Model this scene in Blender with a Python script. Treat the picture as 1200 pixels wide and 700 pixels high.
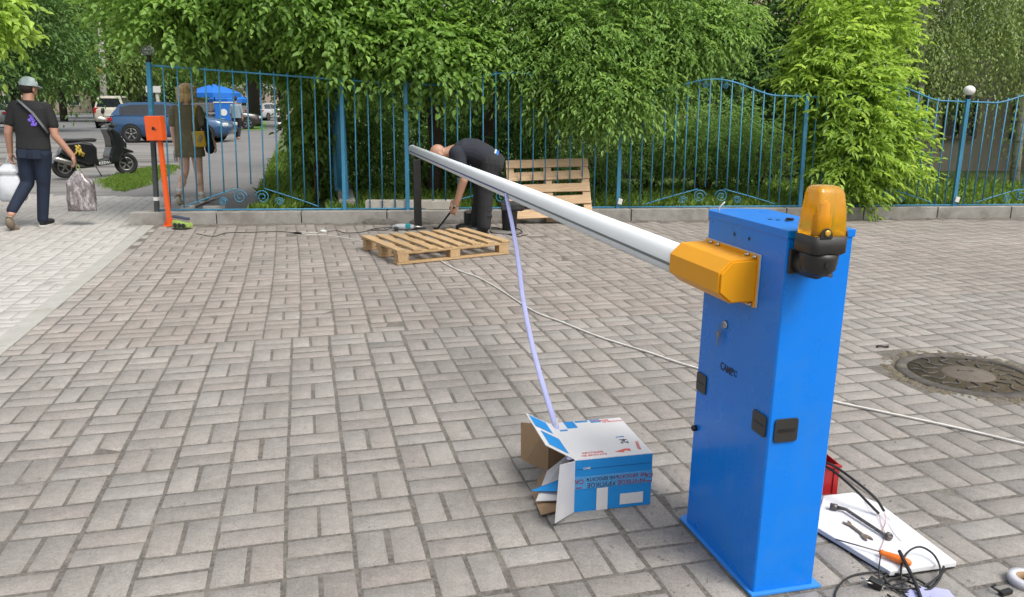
import bpy, bmesh, math, random
import numpy as np
from mathutils import Vector, Matrix, Euler
R = math.radians
rng = np.random.default_rng(7); random.seed(7)
for o in list(bpy.data.objects): bpy.data.objects.remove(o)
scn = bpy.context.scene
C = scn.collection
# ------------------------------------------------------------ camera, sky, sun, exposure
FPX, PITCH, ROLL, EYE = 930.0, 0.23954, 0.004916, 1.4
Fv = Vector((0, math.cos(PITCH), -math.sin(PITCH))); R0 = Vector((1, 0, 0)); U0 = R0.cross(Fv)
Rv = R0*math.cos(ROLL)+U0*math.sin(ROLL); Uv = U0*math.cos(ROLL)-R0*math.sin(ROLL)
cd = bpy.data.cameras.new('camera'); cam = bpy.data.objects.new('camera', cd); C.objects.link(cam)
M = Matrix((Rv, Uv, -Fv)).transposed().to_4x4(); M.translation = (0, 0, EYE); cam.matrix_world = M
cd.sensor_width = 36; cd.lens = 36*FPX/1200; cd.clip_end = 2000; cd.clip_start = 0.05
scn.camera = cam
SUN_EL, SUN_AZ = R(56), R(132)        # azimuth from +Y towards +X: behind-right of the viewer
w = bpy.data.worlds.new('World'); scn.world = w; w.use_nodes = True
nt = w.node_tree; bg = nt.nodes['Background']; sky = nt.nodes.new('ShaderNodeTexSky')
sky.sky_type = 'NISHITA'; sky.sun_disc = False; sky.sun_elevation = SUN_EL; sky.sun_rotation = SUN_AZ
sky.air_density = 1.6; sky.dust_density = 5.0; sky.ozone_density = 0.6
hs = nt.nodes.new('ShaderNodeHueSaturation'); hs.inputs['Saturation'].default_value = 0.35
nt.links.new(sky.outputs[0], hs.inputs['Color']); nt.links.new(hs.outputs[0], bg.inputs[0]); bg.inputs[1].default_value = 0.15
sl = bpy.data.lights.new('sun', 'SUN'); sl.energy = 1.5; sl.angle = R(22); sl.color = (1, .965, .91)
so = bpy.data.objects.new('sun', sl); C.objects.link(so)
sd = Vector((math.sin(SUN_AZ)*math.cos(SUN_EL), math.cos(SUN_AZ)*math.cos(SUN_EL), math.sin(SUN_EL)))
so.rotation_euler = sd.to_track_quat('Z', 'Y').to_euler()
scn.view_settings.view_transform = 'Standard'; scn.view_settings.look = 'None'
scn.view_settings.exposure = 0.60; scn.view_settings.gamma = 1
scn.render.engine = 'CYCLES'
scn.cycles.max_bounces = 6; scn.cycles.transparent_max_bounces = 6

# ------------------------------------------------------------ photo measuring: pixel of the 1200x700 photo -> point
def ray(u, v): return Fv + Rv*((u-600)/FPX) - Uv*((v-350)/FPX)
def G(u, v, z=0.0):
    d = ray(u, v); t = (z-EYE)/d.z; return Vector((0, 0, EYE))+d*t
def at(u, v, Y):
    d = ray(u, v); return Vector((0, 0, EYE))+d*(Y/d.y)

# ------------------------------------------------------------ materials
MATS = {}
KA = 0.74      # real-world albedo scale for everything but leaves
def mat(name, col, rough=.6, metal=0, var=.12, scale=8, bump=0.0, bscale=60, spec=.5, coat=0, trans=0, dirt=None, dscale=3, damt=.5, ior=1.45, alpha=1, stretch=None):
    if name in MATS: return MATS[name]
    col = [c*KA for c in col]; dirt = [c*KA for c in dirt] if dirt else None
    m = bpy.data.materials.new(name); m.use_nodes = True; n = m.node_tree.nodes; l = m.node_tree.links
    b = n['Principled BSDF']; b.inputs['Roughness'].default_value = rough; b.inputs['Metallic'].default_value = metal
    b.inputs['Specular IOR Level'].default_value = spec; b.inputs['Coat Weight'].default_value = coat
    b.inputs['Transmission Weight'].default_value = trans; b.inputs['IOR'].default_value = ior; b.inputs['Alpha'].default_value = alpha
    tc = n.new('ShaderNodeTexCoord'); src = tc.outputs['Object']
    if stretch:
        mp = n.new('ShaderNodeMapping'); mp.inputs['Scale'].default_value = stretch; l.new(src, mp.inputs[0]); src = mp.outputs[0]
    nz = n.new('ShaderNodeTexNoise'); nz.inputs['Scale'].default_value = scale; nz.inputs['Detail'].default_value = 6; nz.inputs['Roughness'].default_value = .65
    l.new(src, nz.inputs['Vector'])
    cr = n.new('ShaderNodeValToRGB'); cr.color_ramp.elements[0].position = .3; cr.color_ramp.elements[1].position = .7
    cr.color_ramp.elements[0].color = [max(0, c*(1-var)) for c in col]+[1]; cr.color_ramp.elements[1].color = [min(1, c*(1+var)) for c in col]+[1]
    l.new(nz.outputs[0], cr.inputs[0]); out = cr.outputs[0]
    if dirt:
        n2 = n.new('ShaderNodeTexNoise'); n2.inputs['Scale'].default_value = dscale; n2.inputs['Detail'].default_value = 8; n2.inputs['Roughness'].default_value = .7
        l.new(src, n2.inputs['Vector'])
        r2 = n.new('ShaderNodeValToRGB'); r2.color_ramp.elements[0].position = .48; r2.color_ramp.elements[1].position = .68
        r2.color_ramp.elements[0].color = (0, 0, 0, 1); r2.color_ramp.elements[1].color = (damt,)*3+(1,); l.new(n2.outputs[0], r2.inputs[0])
        mx = n.new('ShaderNodeMixRGB'); l.new(r2.outputs[0], mx.inputs[0]); l.new(out, mx.inputs[1]); mx.inputs[2].default_value = list(dirt)+[1]; out = mx.outputs[0]
    l.new(out, b.inputs['Base Color'])
    rr = n.new('ShaderNodeMapRange'); rr.inputs[3].default_value = max(.02, rough-.08); rr.inputs[4].default_value = min(1, rough+.08); l.new(nz.outputs[0], rr.inputs[0]); l.new(rr.outputs[0], b.inputs['Roughness'])
    if bump:
        n3 = n.new('ShaderNodeTexNoise'); n3.inputs['Scale'].default_value = bscale; n3.inputs['Detail'].default_value = 5; l.new(src, n3.inputs['Vector'])
        bp = n.new('ShaderNodeBump'); bp.inputs['Strength'].default_value = bump; bp.inputs['Distance'].default_value = .01; l.new(n3.outputs[0], bp.inputs['Height']); l.new(bp.outputs[0], b.inputs['Normal'])
    MATS[name] = m; return m
def leafmat(name, c1, c2, tr=.35):
    if name in MATS: return MATS[name]
    m = bpy.data.materials.new(name); m.use_nodes = True; n = m.node_tree.nodes; l = m.node_tree.links
    n.remove(n['Principled BSDF']); out = n['Material Output']
    a = n.new('ShaderNodeAttribute'); a.attribute_name = 'tint'
    cr = n.new('ShaderNodeValToRGB'); cr.color_ramp.elements[0].color = list(c1)+[1]; cr.color_ramp.elements[1].color = list(c2)+[1]; l.new(a.outputs['Fac'], cr.inputs[0])
    d = n.new('ShaderNodeBsdfDiffuse'); t = n.new('ShaderNodeBsdfTranslucent'); g = n.new('ShaderNodeBsdfGlossy'); g.inputs['Roughness'].default_value = .6
    l.new(cr.outputs[0], d.inputs[0])
    hsv = n.new('ShaderNodeHueSaturation'); hsv.inputs['Value'].default_value = 1.5; hsv.inputs['Hue'].default_value = .485; l.new(cr.outputs[0], hsv.inputs['Color']); l.new(hsv.outputs[0], t.inputs[0])
    m1 = n.new('ShaderNodeMixShader'); m1.inputs[0].default_value = tr; l.new(d.outputs[0], m1.inputs[1]); l.new(t.outputs[0], m1.inputs[2])
    m2 = n.new('ShaderNodeMixShader'); m2.inputs[0].default_value = .035; l.new(m1.outputs[0], m2.inputs[1]); l.new(g.outputs[0], m2.inputs[2])
    l.new(m2.outputs[0], out.inputs[0]); MATS[name] = m; return m
def attrmat(name, stops, rough=.85, fine=220, bump=.6, blotch=2.0, pink=None):
    """stone whose base colour picks from stops by the per-stone 'tint' attribute, with fine grain"""
    m = bpy.data.materials.new(name); m.use_nodes = True; n = m.node_tree.nodes; l = m.node_tree.links; b = n['Principled BSDF']
    stops = [(q, [c*KA for c in cc]) for q, cc in stops]
    a = n.new('ShaderNodeAttribute'); a.attribute_name = 'tint'
    cr = n.new('ShaderNodeValToRGB'); e = cr.color_ramp.elements
    e[0].position = stops[0][0]; e[0].color = list(stops[0][1])+[1]; e[1].position = stops[-1][0]; e[1].color = list(stops[-1][1])+[1]
    for p, c in stops[1:-1]: q = e.new(p); q.color = list(c)+[1]
    l.new(a.outputs['Fac'], cr.inputs[0]); tc = n.new('ShaderNodeTexCoord')
    def noise(s, d=6, r=.65):
        z = n.new('ShaderNodeTexNoise'); z.inputs['Scale'].default_value = s; z.inputs['Detail'].default_value = d; z.inputs['Roughness'].default_value = r; l.new(tc.outputs['Object'], z.inputs['Vector']); return z.outputs[0]
    def mul(src, fac, lo, hi, p0=.3, p1=.7):
        r = n.new('ShaderNodeMapRange'); r.inputs[1].default_value = p0; r.inputs[2].default_value = p1; r.inputs[3].default_value = lo; r.inputs[4].default_value = hi; l.new(fac, r.inputs[0])
        k = n.new('ShaderNodeVectorMath'); k.operation = 'SCALE'; l.new(src, k.inputs[0]); l.new(r.outputs[0], k.inputs['Scale']); return k.outputs[0]
    th_ = n.new('ShaderNodeMath'); th_.operation = 'MULTIPLY'; th_.inputs[1].default_value = 37.7; l.new(a.outputs['Fac'], th_.inputs[0])
    fr_ = n.new('ShaderNodeMath'); fr_.operation = 'FRACT'; l.new(th_.outputs[0], fr_.inputs[0])
    hm = n.new('ShaderNodeMixRGB'); hm.blend_type = 'MULTIPLY'; hm.inputs[0].default_value = 1; l.new(cr.outputs[0], hm.inputs[1])
    hr_ = n.new('ShaderNodeValToRGB'); hr_.color_ramp.elements[0].color = (1.0, .98, .965, 1); hr_.color_ramp.elements[1].color = (.98, .99, .975, 1); l.new(fr_.outputs[0], hr_.inputs[0]); l.new(hr_.outputs[0], hm.inputs[2])
    o = mul(hm.outputs[0], noise(fine, 4, .8), .70, 1.25)
    o = mul(o, noise(95, 4, .75), .80, 1.14); o = mul(o, noise(24), .86, 1.1); o = mul(o, noise(blotch), .84, 1.12); o = mul(o, noise(.55, 5, .6), .84, 1.10)
    pits = noise(340, 2, .5); o = mul(o, pits, .45, 1.0, .24, .34)
    spots = n.new('ShaderNodeTexNoise'); spots.inputs['Scale'].default_value = 9; spots.inputs['Detail'].default_value = 2
    l.new(tc.outputs['Object'], spots.inputs['Vector']); o = mul(o, spots.outputs[0], .62, 1.0, .2, .27)
    if pink:   # a second batch of pinker pavers laid beyond a straight change line, and a bleached strip along the drain
        at2 = n.new('ShaderNodeAttribute'); at2.attribute_name = 'batch'
        mx = n.new('ShaderNodeMixRGB'); mx.blend_type = 'MULTIPLY'; mx.inputs[2].default_value = list(pink)+[1]; l.new(at2.outputs['Fac'], mx.inputs[0]); l.new(o, mx.inputs[1]); o = mx.outputs[0]
        at3 = n.new('ShaderNodeAttribute'); at3.attribute_name = 'worn'
        my = n.new('ShaderNodeMixRGB'); my.inputs[2].default_value = (.56*KA, .545*KA, .515*KA, 1); l.new(at3.outputs['Fac'], my.inputs[0]); l.new(o, my.inputs[1]); o = mul(my.outputs[0], noise(35), .94, 1.05)
    l.new(o, b.inputs['Base Color']); b.inputs['Roughness'].default_value = rough
    bp = n.new('ShaderNodeBump'); bp.inputs['Strength'].default_value = bump; bp.inputs['Distance'].default_value = .004; l.new(noise(160, 5, .8), bp.inputs['Height'])
    bp2 = n.new('ShaderNodeBump'); bp2.inputs['Strength'].default_value = .3; bp2.inputs['Distance'].default_value = .008; l.new(noise(14, 4), bp2.inputs['Height']); l.new(bp.outputs[0], bp2.inputs['Normal']); l.new(bp2.outputs[0], b.inputs['Normal'])
    MATS[name] = m; return m

# ------------------------------------------------------------ object helpers
def tag(o, label=None, cat=None, group=None, kind=None):
    if label: o['label'] = label
    if cat: o['category'] = cat
    if group: o['group'] = group
    if kind: o['kind'] = kind
    return o
def empty(name, loc=(0, 0, 0), rz=0, label=None, cat=None, group=None):
    o = bpy.data.objects.new(name, None); C.objects.link(o); o.location = loc; o.rotation_euler = (0, 0, rz); o.empty_display_size = .1
    return tag(o, label, cat, group)
def link(name, me, m=None, parent=None, smooth=False):
    o = bpy.data.objects.new(name, me); C.objects.link(o)
    if m is not None:
        for mm in (m if isinstance(m, (list, tuple)) else [m]): me.materials.append(mm)
    if smooth: me.polygons.foreach_set('use_smooth', [True]*len(me.polygons))
    if parent is not None: o.parent = parent
    return o
class MB:
    """collects shapes, builds ONE mesh"""
    def __init__(s): s.bm = bmesh.new(); s.mi = 0
    def _add(s, verts, faces, smooth=False):
        vs = [s.bm.verts.new(v) for v in verts]
        for f in faces:
            try:
                q = s.bm.faces.new([vs[i] for i in f]); q.material_index = s.mi; q.smooth = smooth
            except ValueError: pass
        return vs
    def box(s, c, d, rot=None, bev=0):
        M = Matrix.Translation(c) @ ((rot if isinstance(rot, Matrix) else Euler(rot).to_matrix()).to_4x4() if rot is not None else Matrix()) @ Matrix.Diagonal((d[0], d[1], d[2], 1))
        b = bmesh.new(); bmesh.ops.create_cube(b, size=1, matrix=M)
        if bev: bmesh.ops.bevel(b, geom=b.edges[:], offset=bev, segments=2, affect='EDGES', profile=.6)
        s.merge(b); return s
    def merge(s, b, smooth=None):
        m = {}
        for v in b.verts: m[v] = s.bm.verts.new(v.co)
        for f in b.faces:
            q = s.bm.faces.new([m[v] for v in f.verts]); q.material_index = s.mi; q.smooth = f.smooth if smooth is None else smooth
        b.free()
    def beam(s, a, b, wd, ht, bev=0, up=(0, 0, 1)):
        a, b = Vector(a), Vector(b); y = (b-a).normalized(); x = y.cross(Vector(up))
        if x.length < 1e-4: x = y.cross(Vector((1, 0, 0)))
        x.normalize(); z = x.cross(y)
        s.box((a+b)/2, (wd, (b-a).length, ht), Matrix((x, y, z)).transposed(), bev); return s
    def tube(s, pts, r, n=8, caps=True, closed=False, flat=1.0):
        pts = [Vector(p) for p in pts]; k = len(pts); rs = r if isinstance(r, (list, tuple)) else [r]*k
        rings = []; up = Vector((0, 0, 1)); prev = None
        for i, p in enumerate(pts):
            if closed: t = pts[(i+1) % k]-pts[i-1]
            else: t = pts[min(i+1, k-1)]-pts[max(i-1, 0)]
            t.normalize()
            if prev is None:
                x = t.cross(up)
                if x.length < .05: x = t.cross(Vector((1, 0, 0)))
            else: x = prev-t*prev.dot(t)
            x.normalize(); prev = x; y = t.cross(x)
            rings.append([s.bm.verts.new(p+x*(rs[i]*math.cos(2*math.pi*j/n))+y*(rs[i]*flat*math.sin(2*math.pi*j/n))) for j in range(n)])
        for i in range(k if closed else k-1):
            A, B = rings[i], rings[(i+1) % k]
            for j in range(n):
                q = s.bm.faces.new((A[j], A[(j+1) % n], B[(j+1) % n], B[j])); q.smooth = True; q.material_index = s.mi
        if caps and not closed:
            for rg in (rings[0][::-1], rings[-1]): q = s.bm.faces.new(rg); q.material_index = s.mi
        return s
    def lathe(s, prof, c=(0, 0, 0), n=24, rot=None, caps=True):
        Mr = (Euler(rot).to_matrix() if rot is not None and not isinstance(rot, Matrix) else rot) or Matrix.Identity(3); c = Vector(c); rings = []
        for r, z in prof: rings.append([s.bm.verts.new(c+Mr @ Vector((r*math.cos(2*math.pi*j/n), r*math.sin(2*math.pi*j/n), z))) for j in range(n)])
        for A, B in zip(rings, rings[1:]):
            for j in range(n):
                q = s.bm.faces.new((A[j], A[(j+1) % n], B[(j+1) % n], B[j])); q.smooth = True; q.material_index = s.mi
        if caps:
            for rg in (rings[0][::-1], rings[-1]): q = s.bm.faces.new(rg); q.material_index = s.mi
        return s
    def prism(s, poly, z0, z1, M=None, bev=0):
        """polygon in local xy extruded z0..z1, M maps to place"""
        b = bmesh.new(); lo = [b.verts.new((p[0], p[1], z0)) for p in poly]; hi = [b.verts.new((p[0], p[1], z1)) for p in poly]; n = len(poly)
        b.faces.new(lo[::-1]); b.faces.new(hi)
        for i in range(n): b.faces.new((lo[i], lo[(i+1) % n], hi[(i+1) % n], hi[i]))
        bmesh.ops.recalc_face_normals(b, faces=b.faces[:])
        if bev: bmesh.ops.bevel(b, geom=b.edges[:], offset=bev, segments=2, affect='EDGES', profile=.6)
        if M is not None: b.transform(M)
        s.merge(b); return s
    def ell(s, c, r, rot=None, seg=16):
        b = bmesh.new(); M = Matrix.Translation(c) @ ((rot if isinstance(rot, Matrix) else Euler(rot).to_matrix()).to_4x4() if rot is not None else Matrix()) @ Matrix.Diagonal((r[0], r[1], r[2], 1))
        bmesh.ops.create_uvsphere(b, u_segments=seg, v_segments=max(6, seg*2//3), radius=1, matrix=M); s.merge(b, True); return s
    def build(s, name, m=None, parent=None, recalc=True):
        if recalc: bmesh.ops.recalc_face_normals(s.bm, faces=s.bm.faces[:])
        me = bpy.data.meshes.new(name); s.bm.to_mesh(me); s.bm.free(); return link(name, me, m, parent)
def npmesh(name, V, F, tint=None, extra=None, smooth=False):
    me = bpy.data.meshes.new(name); V = np.asarray(V, np.float32); F = np.asarray(F, np.int32)
    me.vertices.add(len(V)); me.vertices.foreach_set('co', V.ravel()); k = F.shape[1]
    me.loops.add(F.size); me.loops.foreach_set('vertex_index', F.ravel()); me.polygons.add(len(F))
    me.polygons.foreach_set('loop_start', np.arange(0, F.size, k, dtype=np.int32)); me.polygons.foreach_set('loop_total', np.full(len(F), k, np.int32))
    me.update(calc_edges=True)
    for nm, a in ([('tint', tint)] if tint is not None else [])+(extra or []):
        at_ = me.attributes.new(nm, 'FLOAT', 'POINT'); at_.data.foreach_set('value', np.asarray(a, np.float32))
    if smooth: me.polygons.foreach_set('use_smooth', [True]*len(F))
    return me
def sheet(name, pts, z, m, kind='structure'):
    me = bpy.data.meshes.new(name); me.from_pydata([(p[0], p[1], z if len(p) < 3 else p[2]) for p in pts], [], [list(range(len(pts)))]); me.update()
    o = link(name, me, m); o['kind'] = kind
    if me.polygons[0].normal.z < 0: me.flip_normals()
    return o
def text(name, s, size, M, m, parent=None, ext=.0004, squash=1.0):
    cu = bpy.data.curves.new(name, 'FONT'); cu.body = s; cu.size = size; cu.extrude = ext; cu.align_x = 'CENTER'; cu.align_y = 'CENTER'; cu.offset = size*.012
    t = bpy.data.objects.new('tmp', cu); C.objects.link(t); bpy.context.view_layer.update()
    me = bpy.data.meshes.new_from_object(t.evaluated_get(bpy.context.evaluated_depsgraph_get())); bpy.data.objects.remove(t); me.name = name
    me.transform(M @ Matrix.Diagonal((squash, 1, 1, 1))); me.materials.clear(); return link(name, me, m, parent)
def frame(o, x, y):      # matrix from origin, local x dir, local y dir
    x = Vector(x).normalized(); y = Vector(y); y = (y-x*y.dot(x)).normalized(); z = x.cross(y)
    m = Matrix((x, y, z)).transposed().to_4x4(); m.translation = o; return m
def voxel(name, mb, m, parent, vox=.008, smooth=3, fac=.5):
    """weld a pile of overlapping closed shapes into one continuous smooth surface"""
    bmesh.ops.recalc_face_normals(mb.bm, faces=mb.bm.faces[:])
    me = bpy.data.meshes.new(name); mb.bm.to_mesh(me); mb.bm.free(); t = bpy.data.objects.new('tmp', me); C.objects.link(t)
    r = t.modifiers.new('r', 'REMESH'); r.mode = 'VOXEL'; r.voxel_size = vox; r.use_smooth_shade = True
    if smooth: q = t.modifiers.new('s', 'SMOOTH'); q.iterations = smooth; q.factor = fac
    bpy.context.view_layer.update()
    out = bpy.data.meshes.new_from_object(t.evaluated_get(bpy.context.evaluated_depsgraph_get())); bpy.data.objects.remove(t); out.name = name
    out.materials.clear(); return link(name, out, m, parent, True)

# ------------------------------------------------------------ leaves
def leafgeo(P, D, N, size, asp=.5, droop=.25):
    """ovate folded leaves: P base points, D directions, N normals, size lengths -> verts, faces"""
    n = len(P); D = D/np.linalg.norm(D, axis=1, keepdims=True); S = np.cross(D, N); S /= np.maximum(np.linalg.norm(S, axis=1, keepdims=True), 1e-6); N = np.cross(S, D)
    L = size[:, None]; W = L*asp
    t = [(0, 0, 0), (.35, -.5, .10), (.72, -.32, .02), (1, 0, -droop), (.72, .32, .02), (.35, .5, .10)]
    V = np.stack([P+D*L*a+S*W*b+N*L*c for a, b, c in t], 1).reshape(-1, 3)
    base = np.arange(n)[:, None]*6
    F = np.concatenate([base+np.array([[0, 1, 2, 3]]), base+np.array([[0, 3, 4, 5]])]); return V, F
def sprays(cen, rad, ntw, nl, tl=.35, ls=.08, asp=.5, hang=.4, shell=.0, comp=False, r=None):
    """leafy twigs grown in ellipsoid clumps (cen Nx3, rad Nx3); ntw twigs per unit weight"""
    r = r or rng; P = []; D = []; N = []; S = []; T = []
    for c, q, k in zip(cen, rad, ntw):
        c = np.array(c); q = np.array(q); k = int(k)
        if k < 1: continue
        d = r.normal(size=(k, 3)); d /= np.linalg.norm(d, axis=1, keepdims=True); rr = (shell+(1-shell)*r.random((k, 1)))**(1/3 if shell == 0 else 1)
        s = c+d*rr*q
        dr = d*.9+r.normal(size=(k, 3))*.5; dr[:, 2] = dr[:, 2]*.6-hang*.6; dr /= np.linalg.norm(dr, axis=1, keepdims=True)
        tw = r.random(k)*.5+.25+ r.normal()*.08
        ln = tl*(.6+.8*r.random(k))
        for j in range(nl):
            f = (j+.6)/nl; p = s+dr*(ln*f)[:, None]; p[:, 2] -= hang*ln*f*f*.7
            sgn = 1 if j % 2 else -1
            side = np.cross(dr, [0, 0, 1.]); side /= np.maximum(np.linalg.norm(side, axis=1, keepdims=True), 1e-6)
            ld = dr*(.75 if j < nl-1 else 1.4)+side*sgn*(.9 if j < nl-1 else .1)+r.normal(size=(k, 3))*.22; ld[:, 2] -= hang*.7
            nn = np.array([0, 0, 1.])+r.normal(size=(k, 3))*(.28 if comp else .45)
            P.append(p); D.append(ld); N.append(nn); S.append(ls*(.65+.6*r.random(k))); T.append(np.clip(tw+r.normal(size=k)*.2, 0, 1))
    P = np.concatenate(P); D = np.concatenate(D); N = np.concatenate(N); S = np.concatenate(S); T = np.concatenate(T)
    V, F = leafgeo(P, D, N, S, asp); return V, F, np.repeat(T, 6)
def crown(name, parent, cen, rad, ntw, m, trim=None, **k):
    V, F, T = sprays(cen, rad, ntw, **k)
    if trim:      # branches pruned clear of the path opening
        V = V.reshape(-1, 6, 3); T = T.reshape(-1, 6); keep = ~trim(V[:, 0]); V = V[keep].reshape(-1, 3); T = T[keep].ravel(); n = len(V)//6; b = np.arange(n)[:, None]*6
        F = np.concatenate([b+np.array([[0, 1, 2, 3]]), b+np.array([[0, 3, 4, 5]])])
    off = np.array(parent.location) if parent is not None else 0
    return link(name, npmesh(name, V-off, F, T), m, parent)
def vol(rad): return np.array([q[0]*q[1]*q[2] for q in rad])
def trunk(parent, pts, rs, m, limbs=(), name='trunk'):
    mb = MB(); off = parent.location; mb.tube([Vector(p)-off for p in pts], rs, 10)
    for lp, lr in limbs: mb.tube([Vector(p)-off for p in lp], lr, 7)
    return mb.build(name, m, parent)

leaf_broad = leafmat('leaf_broad', (.095, .20, .03), (.25, .43, .075), .45)
leaf_ash = leafmat('leaf_ash', (.105, .215, .04), (.26, .43, .09), .45)
leaf_maple = leafmat('leaf_maple', (.17, .30, .04), (.40, .58, .09), .45)
leaf_dark = leafmat('leaf_dark', (.055, .125, .03), (.14, .27, .06), .35)
leaf_mid = leafmat('leaf_mid', (.085, .18, .035), (.21, .36, .075), .4)
leaf_birch = leafmat('leaf_birch', (.17, .25, .07), (.36, .46, .16), .45)
leaf_far = leafmat('leaf_far', (.08, .14, .03), (.20, .29, .06), .38)
grass_m = leafmat('grass_blades', (.11, .21, .03), (.25, .38, .06), .35)
bark = mat('bark', (.10, .075, .055), .9, var=.3, scale=14, bump=.8, bscale=30)
bark_far = mat('bark_far', (.055, .045, .035), .9, var=.2)
soil_m = mat('soil', (.11, .085, .06), .95, var=.35, scale=5, bump=.8, bscale=25)
asph = mat('asphalt', (.21, .205, .20), .9, var=.12, scale=1.3, bump=.3, bscale=90, dirt=(.12, .115, .11), dscale=.25, damt=.6)
asph_st = mat('asphalt_street', (.20, .20, .205), .85, var=.08, scale=.4)
conc = mat('concrete', (.34, .325, .30), .9, var=.16, scale=9, bump=.5, bscale=70, dirt=(.17, .155, .13), dscale=2.5, damt=.7)
conc_pale = mat('concrete_pale', (.50, .475, .42), .9, var=.1, scale=9, bump=.4, bscale=60, dirt=(.3, .27, .22), dscale=4, damt=.5)
fence_blue = mat('fence_paint', (.05, .255, .43), .45, var=.25, scale=6, bump=.25, bscale=80, dirt=(.05, .12, .17), dscale=12, damt=.5)
post_grey = mat('post_grey', (.055, .065, .07), .55, var=.3, scale=10, dirt=(.14, .12, .1), dscale=8, damt=.4)
blk = mat('black_plastic', (.012, .012, .013), .45, var=.3, scale=20)
blk_rub = mat('black_rubber', (.018, .018, .019), .65, var=.25, scale=30)
white_p = mat('white_plastic', (.78, .78, .76), .4, var=.04)
chrome = mat('metal_steel', (.62, .60, .57), .3, 1, var=.15, scale=30)

# ============================================================ GROUND
TH = 0.2545; AV = Vector((-math.sin(TH), math.cos(TH), 0)); BV = Vector((math.cos(TH), math.sin(TH), 0))   # away / across directions of the paving
MOD = 0.22031; G0 = Vector((-0.74202, 2.34805, 0))
def kerb_y(x): return 9.26+(x+4.39)*.0925       # front foot of the kerb
m_forecourt = mat('forecourt', (.25, .24, .225), .9, var=.15, scale=1.0, bump=.3, bscale=60, dirt=(.05, .047, .043), dscale=.55, damt=.95, stretch=(.22, 1.2, 1))
sheet('ground', [(-500, -60), (500, -60), (500, 700), (-500, 700)], -.04, mat('earth', (.13, .125, .085), .95, var=.3, scale=.7, bump=.5, bscale=10))
sheet('forecourt', [(-60, 6), (-4.0, 6), (-4.2, 9.9), tuple(G(301, 237))[:2], tuple(G(331, 155))[:2], tuple(G(335, 140))[:2], (-90, 80)], -.032, m_forecourt)
sheet('street', [tuple(G(-900, 196))[:2], tuple(G(95, 163))[:2], tuple(G(235, 148))[:2], tuple(G(345, 131))[:2], tuple(G(200, 130.5))[:2], tuple(G(-600, 140))[:2]], -.028, asph_st)
for (u0, v0, u1, v1) in ((62, 146.2, 89, 145), (-30, 148, 20, 146.6), (104, 144.3, 122, 143.4)):
    a, b = G(u0, v0), G(u1, v1); n = Vector((0, .5, 0)); sheet('lane_marking', [a[:2], b[:2], (b+n)[:2], (a+n)[:2]], -.022, mat('road_paint', (.6, .6, .58), .8))
pr0, pr1 = G(301, 237), G(331, 155); pl0 = G(150, 222); dpath = (pr1-pr0).normalized()
sheet('sidewalk', [(-4.5, 9.75), (-3.35, 9.45), (-3.55, 11.0), tuple(pr0)[:2], tuple(pr0+dpath*120)[:2], tuple(pl0+dpath*120)[:2], tuple(pl0)[:2], (-6.6, 12.15), (-4.5, 12.0)], -.018, asph)
# verges
sheet('path_verge', [tuple(G(284, 152.5))[:2], tuple(G(311, 152.5))[:2], tuple(G(313, 143))[:2], tuple(G(289, 141))[:2]], -.008, mat('verge_green', (.13, .26, .04), .95, var=.3, scale=2))
lawn = mat('lawn', (.075, .12, .03), .95, var=.35, scale=6, bump=.8, bscale=40, dirt=(.12, .10, .06), dscale=2.2, damt=.5)
VG = [(126, 212), (145, 224), (163, 219), (204, 195), (190, 194), (158, 200)]
sheet('verge', [tuple(G(*q))[:2] for q in VG], -.012, lawn)
far_edge = [tuple(G(-600, 139.8))[:2], tuple(G(345, 130.2))[:2], (-20, 400), (-300, 400)]
sheet('far_verge', far_edge, -.02, mat('far_grass', (.11, .19, .035), .95, var=.3, scale=.3))
sheet('lawn', [(-3.2, 9.75), (30, 12.9), (60, 70), (-20, 110), tuple(pr0+dpath*90)[:2], tuple(pr0+dpath*.2)[:2], (-3.45, 11.0)], .06, lawn)
sheet('path_margin', [tuple(G(331, 150))[:2], tuple(G(430, 160))[:2], (0, 60), (-14, 60)], .07, lawn)

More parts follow.
